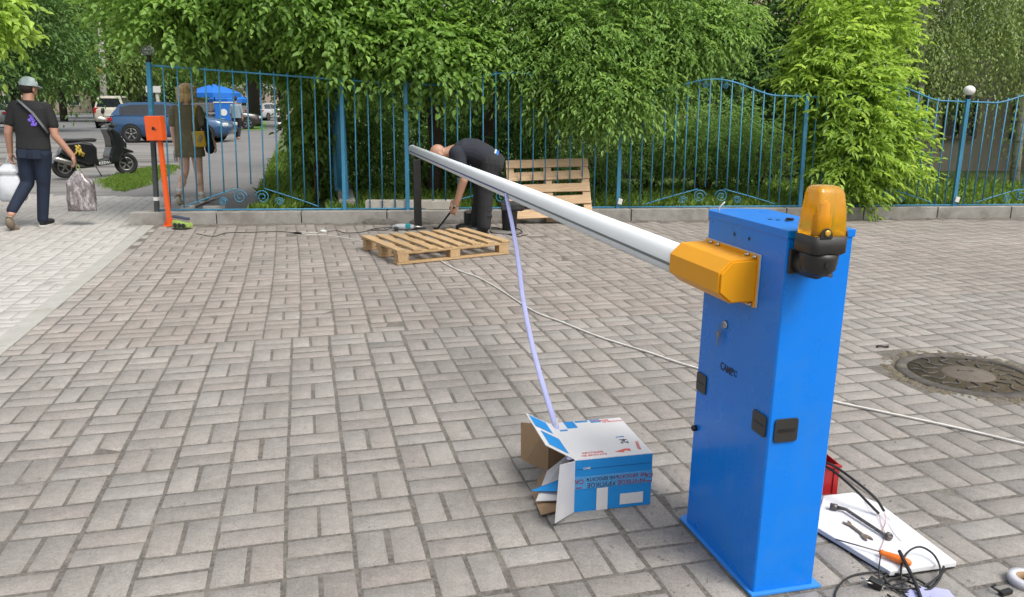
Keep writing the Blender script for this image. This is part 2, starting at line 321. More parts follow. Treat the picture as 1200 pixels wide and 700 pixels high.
# pavers: every stone modelled, basket weave of pairs
pave_m = attrmat('paver_stone', [(0, (.24, .23, .215)), (.15, (.30, .286, .267)), (.5, (.345, .327, .305)), (.85, (.375, .356, .333)), (1, (.42, .402, .378))], pink=(1.0, .935, .915))
def pavers():
    V = []; F = []; T = []; B = []; W = []; r = np.random.default_rng(3)
    hb = MOD/2; jt = .0033
    s0 = G(0, 410); s1 = G(180, 262); sd_ = (s1-s0).normalized(); sn = Vector((-sd_.y, sd_.x, 0))
    k = 0
    for i in range(-45, 52):
        shift = r.normal()*.0012
        for j in range(-20, 58):
            zone = j >= 11
            par = (i+j) % 2 == 0
            if zone: par = not par if j % 2 else par
            par = (i+j) % 2 == 0
            for h in (0, 1):
                if par: lx, ly, wx, wy = i*MOD+hb*(h+.5), (j+.5)*MOD, hb, MOD
                else: lx, ly, wx, wy = (i+.5)*MOD, j*MOD+hb*(h+.5), MOD, hb
                lx += shift+r.normal()*.0013; ly += r.normal()*.0013
                if zone: lx += .05*math.sin(j*.1); ly += .002
                p = G0+BV*lx+AV*ly; x, y = p.x, p.y
                if y < -1.2 or x < -11 or x > 10.5: continue
                left = (Vector((x, y, 0))-s0).dot(sn) > 0      # left of the drain strip
                dist = (Vector((x, y, 0))-s0).dot(sn)
                if -.02 < dist < .05: continue
                if x > -4.55 and y > kerb_y(x)-.11: continue
                if x <= -4.55 and y > 12.2+ (x+5)*-.1: continue
                if (Vector((x-2.42, y-4.07, 0))).length < .40: continue
                jx = wx/2-jt-abs(r.normal())*.0008; jy = wy/2-jt-abs(r.normal())*.0008; ang = r.normal()*.006+TH
                z0 = r.normal()*.0008; tx, ty = r.normal()*.0035, r.normal()*.0035
                e = .0045+abs(r.normal())*.0018; cj = r.normal(size=(4, 2))*.0012; c, s_ = math.cos(ang), math.sin(ang)
                def pt(a, b, z): return (x+a*c-b*s_, y+a*s_+b*c, z0+z+a*tx+b*ty)
                for (q, z) in ((0, -.05), (0, -e), (e, 0)):
                    for ci, (sx, sy) in enumerate(((-1, -1), (1, -1), (1, 1), (-1, 1))): V.append(pt(sx*(jx-q)+cj[ci, 0], sy*(jy-q)+cj[ci, 1], z))
                b0 = k*12
                F.append((b0+8, b0+9, b0+10, b0+11))
                for q in range(4):
                    n = (q+1) % 4; F.append((b0+q, b0+n, b0+4+n, b0+4+q)); F.append((b0+4+q, b0+4+n, b0+8+n, b0+8+q))
                t = min(1, max(0, r.normal()*.14+.55 - (.45 if r.random() < .004 else 0)))
                T += [t]*12; B += [(.95 if zone else .30)+r.normal()*.12]*12
                wv = .0
                if dist > 0: wv = .50*math.exp(-((dist-.5)/1.4)**2)+.25
                elif dist > -.6: wv = .3*math.exp(dist/.25)
                W += [max(0, min(1, wv+r.normal()*.04))]*12; k += 1
    return npmesh('paving', V, F, T, [('batch', B), ('worn', W)])
o = link('paving', pavers(), pave_m); o['kind'] = 'structure'
sand = mat('joint_sand', (.18, .165, .145), .95, var=.45, scale=55, bump=1, bscale=200, dirt=(.34, .31, .27), dscale=7, damt=.6)
sheet('paving_bed', [(-11, -1.2), (10.5, -1.2), (10.5, 10.6), (-4.4, 9.3), (-4.5, 12.05), (-6.9, 12.2), (-11, 12.6)], -.0022, sand)
sheet('swept_bed', [tuple(G(0, 410)+Vector((-5, -5, 0)))[:2]] and [(-11, -1.2), (-1.2, -1.2), tuple(G(0, 410))[:2], tuple(G(180, 262))[:2], (-4.5, 12.05), (-11, 12.5)], -.0018, mat('swept_sand', (.34, .325, .30), .95, var=.2, scale=30, bump=.6))
# drain strip
s0 = G(0, 410); s1 = G(180, 262); sdir = (s1-s0).normalized(); sn = Vector((-sdir.y, sdir.x, 0))
mb = MB()
t = -6.2
while t < 5.3:
    L = random.uniform(.85, 1.0); mb.beam(s0+sdir*t+sn*.02+Vector((0, 0, -.024)), s0+sdir*(t+L-.012)+sn*.02+Vector((0, 0, -.024+random.uniform(-.001, .001))), .13, .064, .004); t += L
o = mb.build('drain_strip', mat('drain_concrete', (.43, .425, .395), .9, var=.14, scale=12, bump=.5, dirt=(.28, .25, .2), dscale=6, damt=.5)); o['kind'] = 'structure'
# debris in the joints
V = []; F = []; r = np.random.default_rng(11); k = 0
for q in range(2600):
    y = 1.4+r.random()**1.6*7.2; x = r.uniform(-.75, .75)*y+0.1
    if r.random() < .35: y = 1.3+r.random()*1.6; x = r.uniform(.3, 1.4)
    if y > kerb_y(x)-.05: continue
    sz = r.uniform(.0008, .0026)*(1+.12*y); a = r.random(3)*6.28
    for dz in (-1, 1):
        for t_ in range(3): V.append((x+sz*math.cos(a[0]+t_*2.1+dz*.5), y+sz*math.sin(a[0]+t_*2.1+dz*.5), .002+sz*(.5*dz+.4)+.1*sz*math.sin(a[1]+t_)))
    b0 = k*6; F += [(b0, b0+1, b0+2), (b0+3, b0+4, b0+5), (b0, b0+1, b0+4), (b0, b0+4, b0+3), (b0+1, b0+2, b0+5), (b0+1, b0+5, b0+4), (b0+2, b0, b0+3), (b0+2, b0+3, b0+5)]; k += 1
o = link('grit', npmesh('grit', V, F), mat('grit', (.36, .33, .28), .95, var=.6, scale=3)); tag(o, 'loose grit and sand grains scattered over the paving', 'grit', kind='stuff')

# kerb: concrete blocks
kerb_m = conc
mb = MB(); x = -4.5; pk = Vector((x, kerb_y(x), 0))
while x < 11:
    L = random.uniform(.97, 1.03); a = Vector((x+.006, kerb_y(x)+.09, .075-.02)); b = Vector((x+L-.006, kerb_y(x+L)+.09, .055+random.uniform(-.002, .002)))
    mb.beam(a, b, .18, .19, .008); x += L
mb.beam((-4.41, kerb_y(-4.5)+.19, .05), (-4.41, kerb_y(-4.5)+.62, .05), .17, .17, .01)
o = mb.build('kerb', kerb_m); o['kind'] = 'structure'
mb = MB()
for q in range(170):       # mortar spill / dirt lip along the foot of the kerb
    x = random.uniform(-4.3, 9); mb.ell((x, kerb_y(x)-random.uniform(0, .03), -.004), (random.uniform(.04, .16), random.uniform(.015, .05), random.uniform(.008, .022)), (0, 0, random.uniform(-.3, .3)), 8)
o = mb.build('kerb_dirt', mat('mortar', (.16, .145, .125), .95, var=.3, scale=20, bump=.8)); tag(o, 'dark dirt and mortar spill along the foot of the kerb', 'dirt', kind='stuff')
mb = MB()
for q in range(14):
    x = random.uniform(-1.7, .1); mb.ell((x, kerb_y(x)-random.uniform(.0, .05), .0), (random.uniform(.08, .2), random.uniform(.03, .08), random.uniform(.03, .085)), (0, 0, random.uniform(-.3, .3)), 10)
o = mb.build('mortar_heap', mat('mortar_wet', (.15, .14, .12), .95, var=.3, scale=25, bump=1)); tag(o, 'low heap of grey mortar against the kerb under the black stand', 'mortar heap', kind='stuff')
# side kerb going away under the side fence
sk0 = Vector((-2.05, 9.85, 0)); sk1 = sk0+Vector((-.95, 4.2, 0))
mb = MB(); mb.beam(sk0+Vector((0, 0, .12)), sk1+Vector((0, 0, .12)), .2, .24, .01); o = mb.build('side_kerb', conc); o['kind'] = 'structure'

# grass
def grass(name, label, pts, hz, hlen, spread=0.02):
    P = np.array(pts, float); n = len(P); D = np.zeros((n, 3)); D[:, 2] = 1; D += rng.normal(size=(n, 3))*.35; N = rng.normal(size=(n, 3)); N[:, 2] *= .2
    V, F = leafgeo(P, D, N, hlen*(.5+rng.random(n)), .12, .3); o = link(name, npmesh(name, V, F, np.repeat(np.clip(rng.normal(.5, .22, n), 0, 1), 6)), grass_m); return tag(o, label, 'grass', kind='stuff')
pts = []
for q in range(30000):
    x = rng.uniform(-3.2, 8.5); y = kerb_y(x)+.2+abs(rng.normal())*1.3
    if (x+2.5)**2 < .05: continue
    pts.append((x, y, .06))
for q in range(6000):
    t = rng.random(); p = pr0+dpath*(t*t*10)+Vector((rng.uniform(.05, 1.6), 0, 0)); pts.append((p.x, p.y, .05))
grass('lawn_grass', 'green grass and weeds growing behind the blue fence', pts, 0, .13)
pts = []
VP_ = [G(*q) for q in VG]
def inside(x, y):
    c = False
    for a, b in zip(VP_, VP_[1:]+VP_[:1]):
        if (a.y > y) != (b.y > y) and x < (b.x-a.x)*(y-a.y)/(b.y-a.y)+a.x: c = not c
    return c
bx0, bx1, by0_, by1_ = min(q.x for q in VP_), max(q.x for q in VP_), min(q.y for q in VP_), max(q.y for q in VP_)
while len(pts) < 11000:
    x, y = rng.uniform(bx0, bx1), rng.uniform(by0_, by1_)
    if inside(x+rng.normal()*.12, y+rng.normal()*.15): pts.append((x, y, -.015))
grass('verge_grass', 'small patch of grass between sidewalk and scooter', pts, 0, .05)

# ============================================================ BARRIER
blue = mat('cabinet_paint', (.002, .22, .86), (.28), var=.05, scale=3, bump=.05, bscale=9, coat=.12, spec=.35, dirt=(.05, .24, .62), dscale=5, damt=.35)
blue_edge = mat('cabinet_edge', (.04, .27, .80), .45, var=.06)
yel = mat('yellow_paint', (.92, .40, .008), .42, var=.05, scale=5, bump=.04, bscale=400, coat=.03, spec=.3)
alu = mat('boom_white', (.86, .90, .93), .6, var=.03, scale=3, spec=.5)
O = Vector((.712, 2.062, 0))
bar = empty('parking_barrier', O, TH, 'blue parking barrier cabinet with long white boom, yellow mount and amber warning lamp', 'barrier')
bar.rotation_euler = (0, R(.75), TH)
Hc = 1.083
foot = [(0, 0), (.2, 0), (.2, .435), (.105, .47), (.03, .45), (0, .36)]
prof = [(.000, .004), (.004, 0), (.196, 0), (.2, .004), (.2, .425), (.112, .462), (.05, .452), (.0, .37)]
MB().prism([(.004, 0), (.196, 0), (.2, .004), (.2, .42), (.11, .457), (.018, .447), (.0, .425), (0, .004)], .012, Hc-.018, bev=0).build('cabinet_body', blue, bar)
mb = MB(); mb.prism([(-.003, -.003), (.203, -.003), (.203, .424), (.11, .461), (0.012, .451), (-.003, .43)], Hc-.022, Hc, bev=.002); mb.build('lid', blue, bar)
mb = MB(); mb.prism([(-.011, -.012), (.222, -.013), (.212, .435), (.11, .475), (.02, .47), (-.012, .455)], .002, .011, bev=.0015); mb.build('base_plate', blue_edge, bar)
mb = MB()
for (x, y) in ((.07, .20), (.085, .185), (.11, .18), (.118, .17), (.125, .19), (.10, .16)): mb.lathe([(.0065, 0), (.0065, .0015)], (x, y, Hc+.0002), 10)
mb.box((.118, .175, Hc+.004), (.012, .02, .006), (0, 0, .6), .001)
mb.build('lid_holes', blk, bar)
mb = MB(); mb.tube([(.012, .39, Hc), (.014, .395, Hc+.012), (.022, .38, Hc+.03)], .0025, 6); mb.build('cable_tie', white_p, bar)
for y in (.269, .188):
    MB().lathe([(.0055, 0), (.0055, .001)], (-.0012, y, 1.031), 14, (0, R(90), 0)).build('bolt_hole', blk, bar)
# yellow mount: octagonal shell along the boom
def oct_(x0, x1, z0, z1, c): return [(x0, z0), (x1+c*1.0, z0), (x1, z0+c), (x1, z1-c), (x1+c*1.3, z1), (x0, z1)]
My = Matrix(((1, 0, 0, 0), (0, 0, 1, 0), (0, 1, 0, 0), (0, 0, 0, 1)))   # local (x, z, y)
shell = [(-.004, .858), (-.078, .856), (-.118, .888), (-.118, .945), (-.082, .98), (-.004, .984)]
mount = MB().prism(shell, .135, .445, My, .002).build('boom_mount', yel, bar)
MB().prism([(-.001, .843), (-.006, .843), (-.006, .994), (-.001, .994)], .120, .43, My, .001).build('mount_flange', yel, mount)
MB().prism([(-.001, .845), (-.004, .845), (-.004, .997), (-.001, .997)], .114, .434, My).build('flange_edge', mat('pale_edge', (.55, .6, .68), .4), mount)
MB().prism([(-.006, .862), (-.076, .861), (-.113, .89), (-.113, .943), (-.08, .975), (-.006, .979)], .126, .135, My, .002).build('mount_end_cap', yel, mount)
for (y, z) in ((.135, .988), (.175, .988), (.345, .988), (.39, .988), (.14, .85), (.39, .85)):
    MB().lathe([(.0065, 0), (.0065, .004), (.004, .006), (.003, .012)], (-.006, y, z), 6, (0, R(-90), 0)).build('bolt', chrome, mount)
# boom: oval hollow profile with rubber channel, long grey groove
def boomsec(w_, h_, n=28):
    pts = []
    for k in range(n):
        a = 2*math.pi*k/n; c, s_ = math.cos(a), math.sin(a); pts.append((abs(c)**.75*math.copysign(w_/2, c), abs(s_)**.8*math.copysign(h_/2, s_)))
    return pts
bx, bz, by0, by1 = -.07, .918, .43, 6.93
boom = MB().prism([(bx+p[0], bz+p[1]) for p in boomsec(.074, .099)], by0, by1, My, 0).build('boom', alu, bar)
for f in boom.data.polygons: f.use_smooth = abs(f.normal.y) < .5
MB().prism([(bx+p[0]*1.04, bz+p[1]*1.04) for p in boomsec(.074, .099)], by1, by1+.012, My, .003).build('boom_end_cap', mat('cap_pale', (.6, .66, .8), .4), boom)
mb = MB(); mb.box((bx-.0375, (by0+2.6)/2, bz-.012), (.003, 2.6-by0, .009)); mb.build('boom_groove', mat('groove_grey', (.22, .235, .24), .7), boom)
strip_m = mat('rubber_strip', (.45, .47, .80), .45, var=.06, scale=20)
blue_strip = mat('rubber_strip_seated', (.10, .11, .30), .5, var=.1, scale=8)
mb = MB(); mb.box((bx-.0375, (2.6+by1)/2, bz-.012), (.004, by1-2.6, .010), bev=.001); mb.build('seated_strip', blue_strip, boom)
# strip that has been pulled out and hangs down to the carton
inv = (Matrix.Translation(O) @ Euler((0, R(.75), TH)).to_matrix().to_4x4()).inverted()
a0 = Vector((bx-.041, 2.6, bz-.014)); end = inv @ Vector((.226, 2.60, .197))
P3 = []
px_path = [(597, 234), (600, 262), (605, 290), (609, 318), (612, 345), (618, 378), (625, 410), (633, 440), (642, 470), (651, 498), (661, 522), (668, 538)]
A = (Matrix.Translation(O) @ Euler((0, R(.75), TH)).to_matrix().to_4x4()) @ a0; Bw = Vector((.215, 2.56, .206))
for i, (u, v) in enumerate(px_path):
    f = i/(len(px_path)-1); P3.append(inv @ at(u, v, A.y+(Bw.y-A.y)*f**.8))
P3[0] = a0
mb = MB(); mb.tube(P3, [.0115]*len(P3), 8, flat=.32); s_ = mb.build('hanging_strip', strip_m, boom)
# warning lamp on the front face
lamp_y = -.072; cx = .046
mb = MB(); mb.prism([(.004, .968), (.088, .968), (.088, 1.035), (.004, 1.035)], -.012, -.0015, My, .004)
mb.tube([(.044, -.01, 1.0), (.045, -.04, .998), (.046, lamp_y, 1.0)], [.034, .034, .034], 20)
mb.lathe([(.012, -.052), (.030, -.047), (.044, -.03), (.048, .0), (.048, .012)], (cx, lamp_y, 1.025), 28)
brk = mb.build('lamp_bracket', mat('lamp_black', (.030, .028, .027), .42, var=.1, bump=.1, bscale=200), bar)
MB().lathe([(.0085, 0), (.0085, .0015)], (cx-.005, lamp_y-.0475, 1.013), 14, (R(90), 0, 0)).build('bracket_hole', blk, brk); MB().lathe([(.009, 0), (.009, .0015)], (cx+.012, lamp_y-.036, .985), 14, (R(60), 0, R(15))).build('bracket_hole', blk, brk)
def rsq(hw, hd, r, n=5):
    pts = []
    for (sx, sy, a0_) in ((1, 1, 0), (-1, 1, 90), (-1, -1, 180), (1, -1, 270)):
        for k in range(n+1): a = R(a0_+90*k/n); pts.append((sx*(hw-r)+r*math.cos(a), sy*(hd-r)+r*math.sin(a)))
    return pts
def loftrings(rings, close=True):
    mb = MB(); vs = [[mb.bm.verts.new(p) for p in rg] for rg in rings]; n = len(rings[0])
    for A_, B_ in zip(vs, vs[1:]):
        for j in range(n): q = mb.bm.faces.new((A_[j], A_[(j+1) % n], B_[(j+1) % n], B_[j])); q.smooth = True
    if close: mb.bm.faces.new(vs[0][::-1]).smooth = True; mb.bm.faces.new(vs[-1]).smooth = True
    return mb
def lampring(hw, hd, r, z, dy=0): return [(cx+p[0]*.93, lamp_y+dy+p[1]*.93, z-(.004 if z > 1.15 else 0)) for p in rsq(hw, hd, r)]
mb = loftrings([lampring(.048, .046, .02, 1.036), lampring(.055, .052, .02, 1.042), lampring(.055, .052, .02, 1.082), lampring(.050, .047, .018, 1.084)])
ringb = mb.build('lamp_base', MATS['lamp_black'], bar)
for (dx, dy, rz) in ((-.02, -.0485, 0), (.0515, -.018, 90)):     # rounded ears holding the lens
    mb = MB(); mb.prism([(.017*math.cos(R(a)), .026*math.sin(R(a))) for a in range(0, 181, 12)], -.0025, .0025, frame((cx+dx, lamp_y+dy, 1.080), (math.cos(R(rz)), math.sin(R(rz)), 0), (0, 0, 1)), .001); mb.build('lens_ear', MATS['lamp_black'], ringb)
def amber():
    m = bpy.data.materials.new('amber_lens'); m.use_nodes = True; n = m.node_tree.nodes; l = m.node_tree.links; b = n['Principled BSDF']
    b.inputs['Base Color'].default_value = (.90, .46, .015, 1); b.inputs['Roughness'].default_value = .10; b.inputs['Transmission Weight'].default_value = .72; b.inputs['IOR'].default_value = 1.2
    b.inputs['Coat Weight'].default_value = .5; b.inputs['Subsurface Weight'].default_value = .0
    tc = n.new('ShaderNodeTexCoord'); wv = n.new('ShaderNodeTexWave'); wv.inputs['Scale'].default_value = 45; wv.bands_direction = 'X'; l.new(tc.outputs['Object'], wv.inputs[0])
    bp = n.new('ShaderNodeBump'); bp.inputs['Strength'].default_value = .10; bp.inputs['Distance'].default_value = .003; l.new(wv.outputs[0], bp.inputs['Height']); l.new(bp.outputs[0], b.inputs['Normal']); return m
amb = amber()
rings = [lampring(.0495, .0465, .012, 1.080), lampring(.049, .046, .012, 1.10), lampring(.0455, .042, .012, 1.155), lampring(.042, .037, .012, 1.192, .003), lampring(.039, .033, .012, 1.203, .005), lampring(.031, .026, .011, 1.210, .006), lampring(.015, .012, .008, 1.213, .006)]
loftrings(rings).build('lamp_lens', amb, bar)
MB().lathe([(.016, 1.085), (.016, 1.13), (.010, 1.135), (.010, 1.16), (.003, 1.168)], (cx, lamp_y, 0), 18).build('lamp_bulb', mat('bulb_amber', (.80, .45, .05), .3, var=.2), ringb)
MB().lathe([(.008, 0), (.008, .003), (.004, .004)], (cx-.02, lamp_y-.0515, 1.094), 14, (R(90), 0, 0)).build('lens_screw', mat('amber_screw', (.7, .42, .05), .35, .3), ringb)
# square black covers
def vent(cx_, y_, z_, normal, nm='vent_cover', s=.07, sz=.064):
    if normal == 'x': Mf = frame((cx_-.001, y_, z_), (0, -1, 0), (0, 0, 1))
    elif normal == 'y': Mf = frame((cx_, y_-.001, z_), (1, 0, 0), (0, 0, 1))
    else: Mf = frame((cx_, y_, z_), normal, (0, 0, 1))
    o = MB().prism(rsq(s/2, sz/2, .009, 4), 0, .004, Mf, .001).build(nm, mat('vent_dark', (.035, .034, .033), .35, var=.1), bar)
    MB().prism(rsq(s/2-.010, sz/2-.03, .002, 2), .0042, .0048, Mf).build('vent_slot', blk, o); return o
vent(0, .047, .524, 'x'); vent(.052, 0, .518, 'y', s=.074, sz=.07)
vent(0, .392, .524, 'x', s=.062)
MB().lathe([(.010, 0), (.010, .012), (.007, .015)], (.0, .41, .36), 14, (0, R(-90), R(10))).build('side_knob', blk, bar)
# lock with hanging keys
mb = MB(); mb.lathe([(.013, 0), (.013, .004), (.009, .006)], (0, .277, .752), 18, (0, R(-90), 0)); lk = mb.build('lock', chrome, bar)
mb = MB(); ring = [(-.012, .29+.009*math.sin(t_)-.004, .738+.014*math.cos(t_)) for t_ in np.linspace(0, 2*math.pi, 16)[:-1]]; mb.tube(ring, .0011, 6, closed=True)
mb.prism([(.29, .724), (.302, .728), (.308, .716), (.30, .706), (.298, .678), (.293, .678), (.292, .706), (.286, .714)], -.013, -.0115, Matrix(((0, 0, 1, 0), (1, 0, 0, 0), (0, 1, 0, 0), (0, 0, 0, 1)))); mb.build('key', mat('key_steel', (.35, .33, .3), .35, .9, var=.3), lk)
text('lettering', 'CAME', .034, frame((-.0008, .250, .618), (0, -1, 0), (0, 0, 1)), blk, bar, squash=.82)
text('lettering', '℃', .026, frame((-.0008, .203, .619), (0, -1, 0), (0, 0, 1)), blk, bar)

# ============================================================ PALLETS, STAND, POST BOX
wood = mat('pallet_wood', (.56, .38, .20), .8, var=.2, scale=7, bump=.4, bscale=40, stretch=(1, 12, 12), dirt=(.36, .23, .12), dscale=5, damt=.5)
wood2 = mat('pallet_wood_red', (.66, .46, .28), .8, var=.2, scale=6, bump=.4, bscale=40, stretch=(1, 12, 12), dirt=(.42, .26, .15), dscale=5, damt=.5)
def pallet(root, Lx, Ly, m, nb=8, bw=.085, H=.135):
    for i in range(nb):    # top boards run along x, spread along y
        y = -Ly/2+bw/2+(Ly-bw)*i/(nb-1); MB().box((random.uniform(-.006, .006), y, H-.01), (Lx, bw+random.uniform(-.006, .004), .019), (0, random.uniform(-.003, .003), random.uniform(-.01, .01)), .002).build('deck_board', m, root)
    for x in (-Lx/2+.05, 0, Lx/2-.05):
        MB().box((x, 0, H-.0305), (.095, Ly-.002, .019), None, .002).build('stringer_board', m, root)
    for x in (-Lx/2+.05, 0, Lx/2-.05):
        for y in (-Ly/2+.06, 0, Ly/2-.06): MB().box((x, y, .058), (.092, .10, .072), None, .003).build('block', m, root)
    for x in (-Lx/2+.05, 0, Lx/2-.05): MB().box((x, 0, .011), (.095, Ly, .019), None, .002).build('bottom_board', m, root)
# flat pallet: near corner (470,322), left corner (424,295), right corner (603,300)
n0, l0, r0 = G(467, 311), G(423, 291), G(600, 300)
vx = (n0-l0); vy = (r0-n0); Lx = vx.length; Ly = vy.length
ang = math.atan2(vx.y, vx.x); ctr = (l0+r0)/2
p1 = empty('pallet', (ctr.x, ctr.y, .004), ang, 'pale new wooden pallet lying flat on the paving under the boom', 'pallet', None)
pallet(p1, .93, 1.15, wood)
p2 = empty('pallet', (.47, 9.79, .03), 0, 'reddish wooden pallet leaning upright against the kerb and blue fence', 'pallet', None)
pallet(p2, 1.02, .80, wood2, nb=5, bw=.115)
p2.rotation_euler = (R(56), R(-2), R(3)); p2.location = (.44, 9.86, .34)
# black stand with boom rest
st = empty('boom_stand', G(490, 268), TH, 'black square post holding up the tip of the white boom', 'stand')
blk_met = mat('black_metal', (.020, .020, .022), .4, var=.3, scale=10, bump=.1)
MB().box((0, 0, .40), (.085, .05, .78), None, .004).build('post', blk_met, st)
MB().box((0, 0, .006), (.16, .14, .012), None, .003).build('foot_plate', blk_met, st)
mb = MB(); mb.prism([(-.065, .15), (-.065, .06), (-.02, 0), (.02, 0), (.065, .06), (.065, .15), (.053, .15), (.053, .066), (.014, .012), (-.014, .012), (-.053, .066), (-.053, .15)], -.022, .022, frame((0, 0, .775), (1, 0, 0), (0, 0, 1)), 0); mb.build('fork', blk_met, st)
# orange terminal on post
ora = mat('orange_paint', (.85, .12, .02), .4, var=.06, bump=.05, coat=.1)
ob = empty('control_post', G(199, 265), R(-4), 'orange box on a thin orange post beside the kerb end', 'post box')
ob.rotation_euler = (0, R(-1.0), R(-4))
MB().box((0, 0, .5), (.045, .045, 1.0), None, .003).build('post', ora, ob)
mb = MB(); mb.box((-.0, 0, .006), (.12, .12, .01), None, .002)
for s_ in (-1, 1): mb.beam((s_*.055, 0, .01), (s_*.02, 0, .09), .004, .03)
mb.build('base', ora, ob)
bxo = MB().box((-.03, -.01, 1.12), (.19, .11, .275), None, .006).build('box', ora, ob)
MB().box((-.03, -.068, 1.12), (.175, .005, .26), None, .002).build('cover', ora, bxo)
MB().lathe([(.019, 0), (.019, .003)], (-.025, -.0705, 1.12), 18, (R(90), 0, 0)).build('button_hole', blk, bxo)
MB().lathe([(.01, 0), (.01, .006)], (-.0, -.0705, 1.108), 12, (R(90), 0, 0)).build('latch', mat('orange_dark', (.3, .05, .02), .5), bxo)

# ============================================================ FENCE
posts_px = [((184, 247), (174, 73)), ((404, 247), (400, 90)), ((478, 247), (475, 95)), ((724, 245), (728.5, 103)), ((937, 243), (946, 110)), ((1117, 243), (1134.5, 116)), ((1290, 241), (1318, 124))]
def kline(u, v):   # point on the kerb's centre line seen at column u
    d = ray(u, v); # intersect with vertical plane of the kerb centre
    # y = kerb_y(x)+.1 -> d.y t = 9.36+.0925*4.39 + .0925 d.x t
    t = (9.36+.0925*4.39)/(d.y-.0925*d.x); return Vector((0, 0, EYE))+d*t
FP = []
for (b, t_) in posts_px:
    pb = kline(*b); pt_ = kline(*t_); FP.append((Vector((pb.x, kerb_y(pb.x)+.1, .148)), pt_))
fence = empty('railing_fence', FP[0][0], 0, 'blue wrought iron fence with arched tops standing on the concrete kerb', 'fence')
fo = fence.location
def fbox(a, b, w_, parent, nm, m=fence_blue): return MB().beam(Vector(a)-fo, Vector(b)-fo, w_, w_, .002, up=(0, 1, 0)).build(nm, m, parent)
for i, (b, t_) in enumerate(FP):
    if i == 0:
        mid = b.lerp(t_, .56); p = fbox(b, mid, .048, fence, 'post', post_grey); fbox(mid+Vector((0, 0, .001)), t_, .047, p, 'post_upper')
        MB().box(b.lerp(t_, .09)-fo, (.05, .05, .045), None, .001).build('sticker', white_p, p)
    else: p = fbox(b, t_, .046 if i != 1 else .04, fence, 'post')
    if i in (0, 5, 6):
        top = t_-fo; q = MB().lathe([(.028, 0), (.036, .03), (.03, .075), (.034, .08)], top, 16).build('lamp_socket', blk, p)
        if i == 0: gm = mat('clear_globe', (.75, .78, .8), .08, trans=.85, ior=1.3)
        else: gm = mat('milk_globe', (.86, .85, .84), .35, var=.02)
        MB().ell(top+Vector((0, 0, .125 if i == 0 else .10)), (.075 if i == 0 else .07, .075 if i == 0 else .07, .062), None, 22).build('lamp_globe', gm, p)
    if i in (3, 5): MB().box(b-fo+Vector((.02, -.035, .09)), (.055, .02, .07), (0, R(12), 0), .006).build('junction_box', white_p, p)
def archz(f):      # ogee arch between posts
    d = abs(f-.5); return .0 if d > .33 else .17*(.5+.5*math.cos(math.pi*d/.33))**.8
def panel(i, n, arch=True, bottom=True, f0=0, f1=1):
    (b0, t0), (b1, t1) = FP[i], FP[i+1]
    pn = empty('fence_panel', (0, 0, 0)); pn.parent = fence
    def top(f): return t0.lerp(t1, f)-Vector((0, 0, .035))
    def bot(f): return b0.lerp(b1, f)
    def P(f, h): return bot(f).lerp(top(f), h)-fo
    Hh = (top(.5)-bot(.5)).length
    rl = [P(f, 1)+Vector((0, 0, archz(f) if arch else 0)) for f in np.linspace(.012, .988, 40)]
    MB().tube(rl, .0115, 6).build('top_rail', fence_blue, pn)
    MB().tube([P(.0, .012), P(1, .012)], .011, 6).build('bottom_rail', fence_blue, pn)
    def diag(f): return .03+(.17*(1-abs(f-.5)/.36)**.9 if bottom and abs(f-.5) < .36 else 0)
    if bottom:
        MB().tube([P(f, diag(f)) for f in np.linspace(.14, .43, 14)], .007, 5).build('curved_rail', fence_blue, pn)
        MB().tube([P(f, diag(f)) for f in np.linspace(.57, .86, 14)], .007, 5).build('curved_rail', fence_blue, pn)
        W_ = (b1-b0).length
        for c_, sg, sc in ((.44, 1, 1), (.56, -1, 1), (.35, 1, .6), (.65, -1, .6)):
            pts_ = []
            for t__ in np.linspace(0, 1, 30):
                a_ = t__*3.6*math.pi; r_ = (.085*(1-t__*.8))*sc; pts_.append(P(c_+sg*(r_*math.cos(a_))/W_, .085*sc+.02+(r_*math.sin(a_))/Hh))
            MB().tube(pts_, .006, 5).build('scroll', fence_blue, pn)
        for c_ in ((-.055, .055) if arch else ()):
            pts_ = [P(.5+c_+(.04*math.cos(a_)*(1-a_/14))/W_, 1+(archz(.5)*.55+.04*math.sin(a_)*(1-a_/14))/Hh) for a_ in np.linspace(0, 11, 24)]
            MB().tube(pts_, .005, 5).build('scroll', fence_blue, pn)
    for k in range(1, n+1):
        f = k/(n+1); h0 = diag(f) if bottom and .13 < f < .87 else .012
        zt = Vector((0, 0, (archz(f) if arch else 0)+.035))
        MB().tube([P(f, h0)+Vector((random.uniform(-.002, .002), 0, 0)), P(f, .5)+Vector((random.uniform(-.004, .004), 0, 0)), P(f, 1)+zt], .0082, 6).build('bar', fence_blue, pn)
    return pn
panel(0, 13, False); panel(1, 4, False, False); panel(2, 16); panel(3, 16); panel(4, 15); panel(5, 15)
# side fence along the path, seen nearly end on
sf = empty('side_railing', (-2.08, 9.95, .24), 0, 'short blue railing running away along the side kerb, seen nearly end on', 'fence')
a = Vector((0, 0, 0)); bdir = Vector((-.305, .952, 0))
for k in range(0, 31):
    p = bdir*(k*.112)
    if k in (0, 10, 20, 30): MB().box(p+Vector((0, 0, .72)), (.06, .06, 1.46), None, .002).build('post', fence_blue, sf)
    else: MB().tube([p+Vector((0, 0, .05)), p+Vector((.0, 0, 1.42))], .009, 6).build('bar', fence_blue, sf)
for z in (.06, 1.40): MB().beam(Vector((0, 0, z)), bdir*3.36+Vector((0, 0, z)), .02, .02).build('rail', fence_blue, sf)
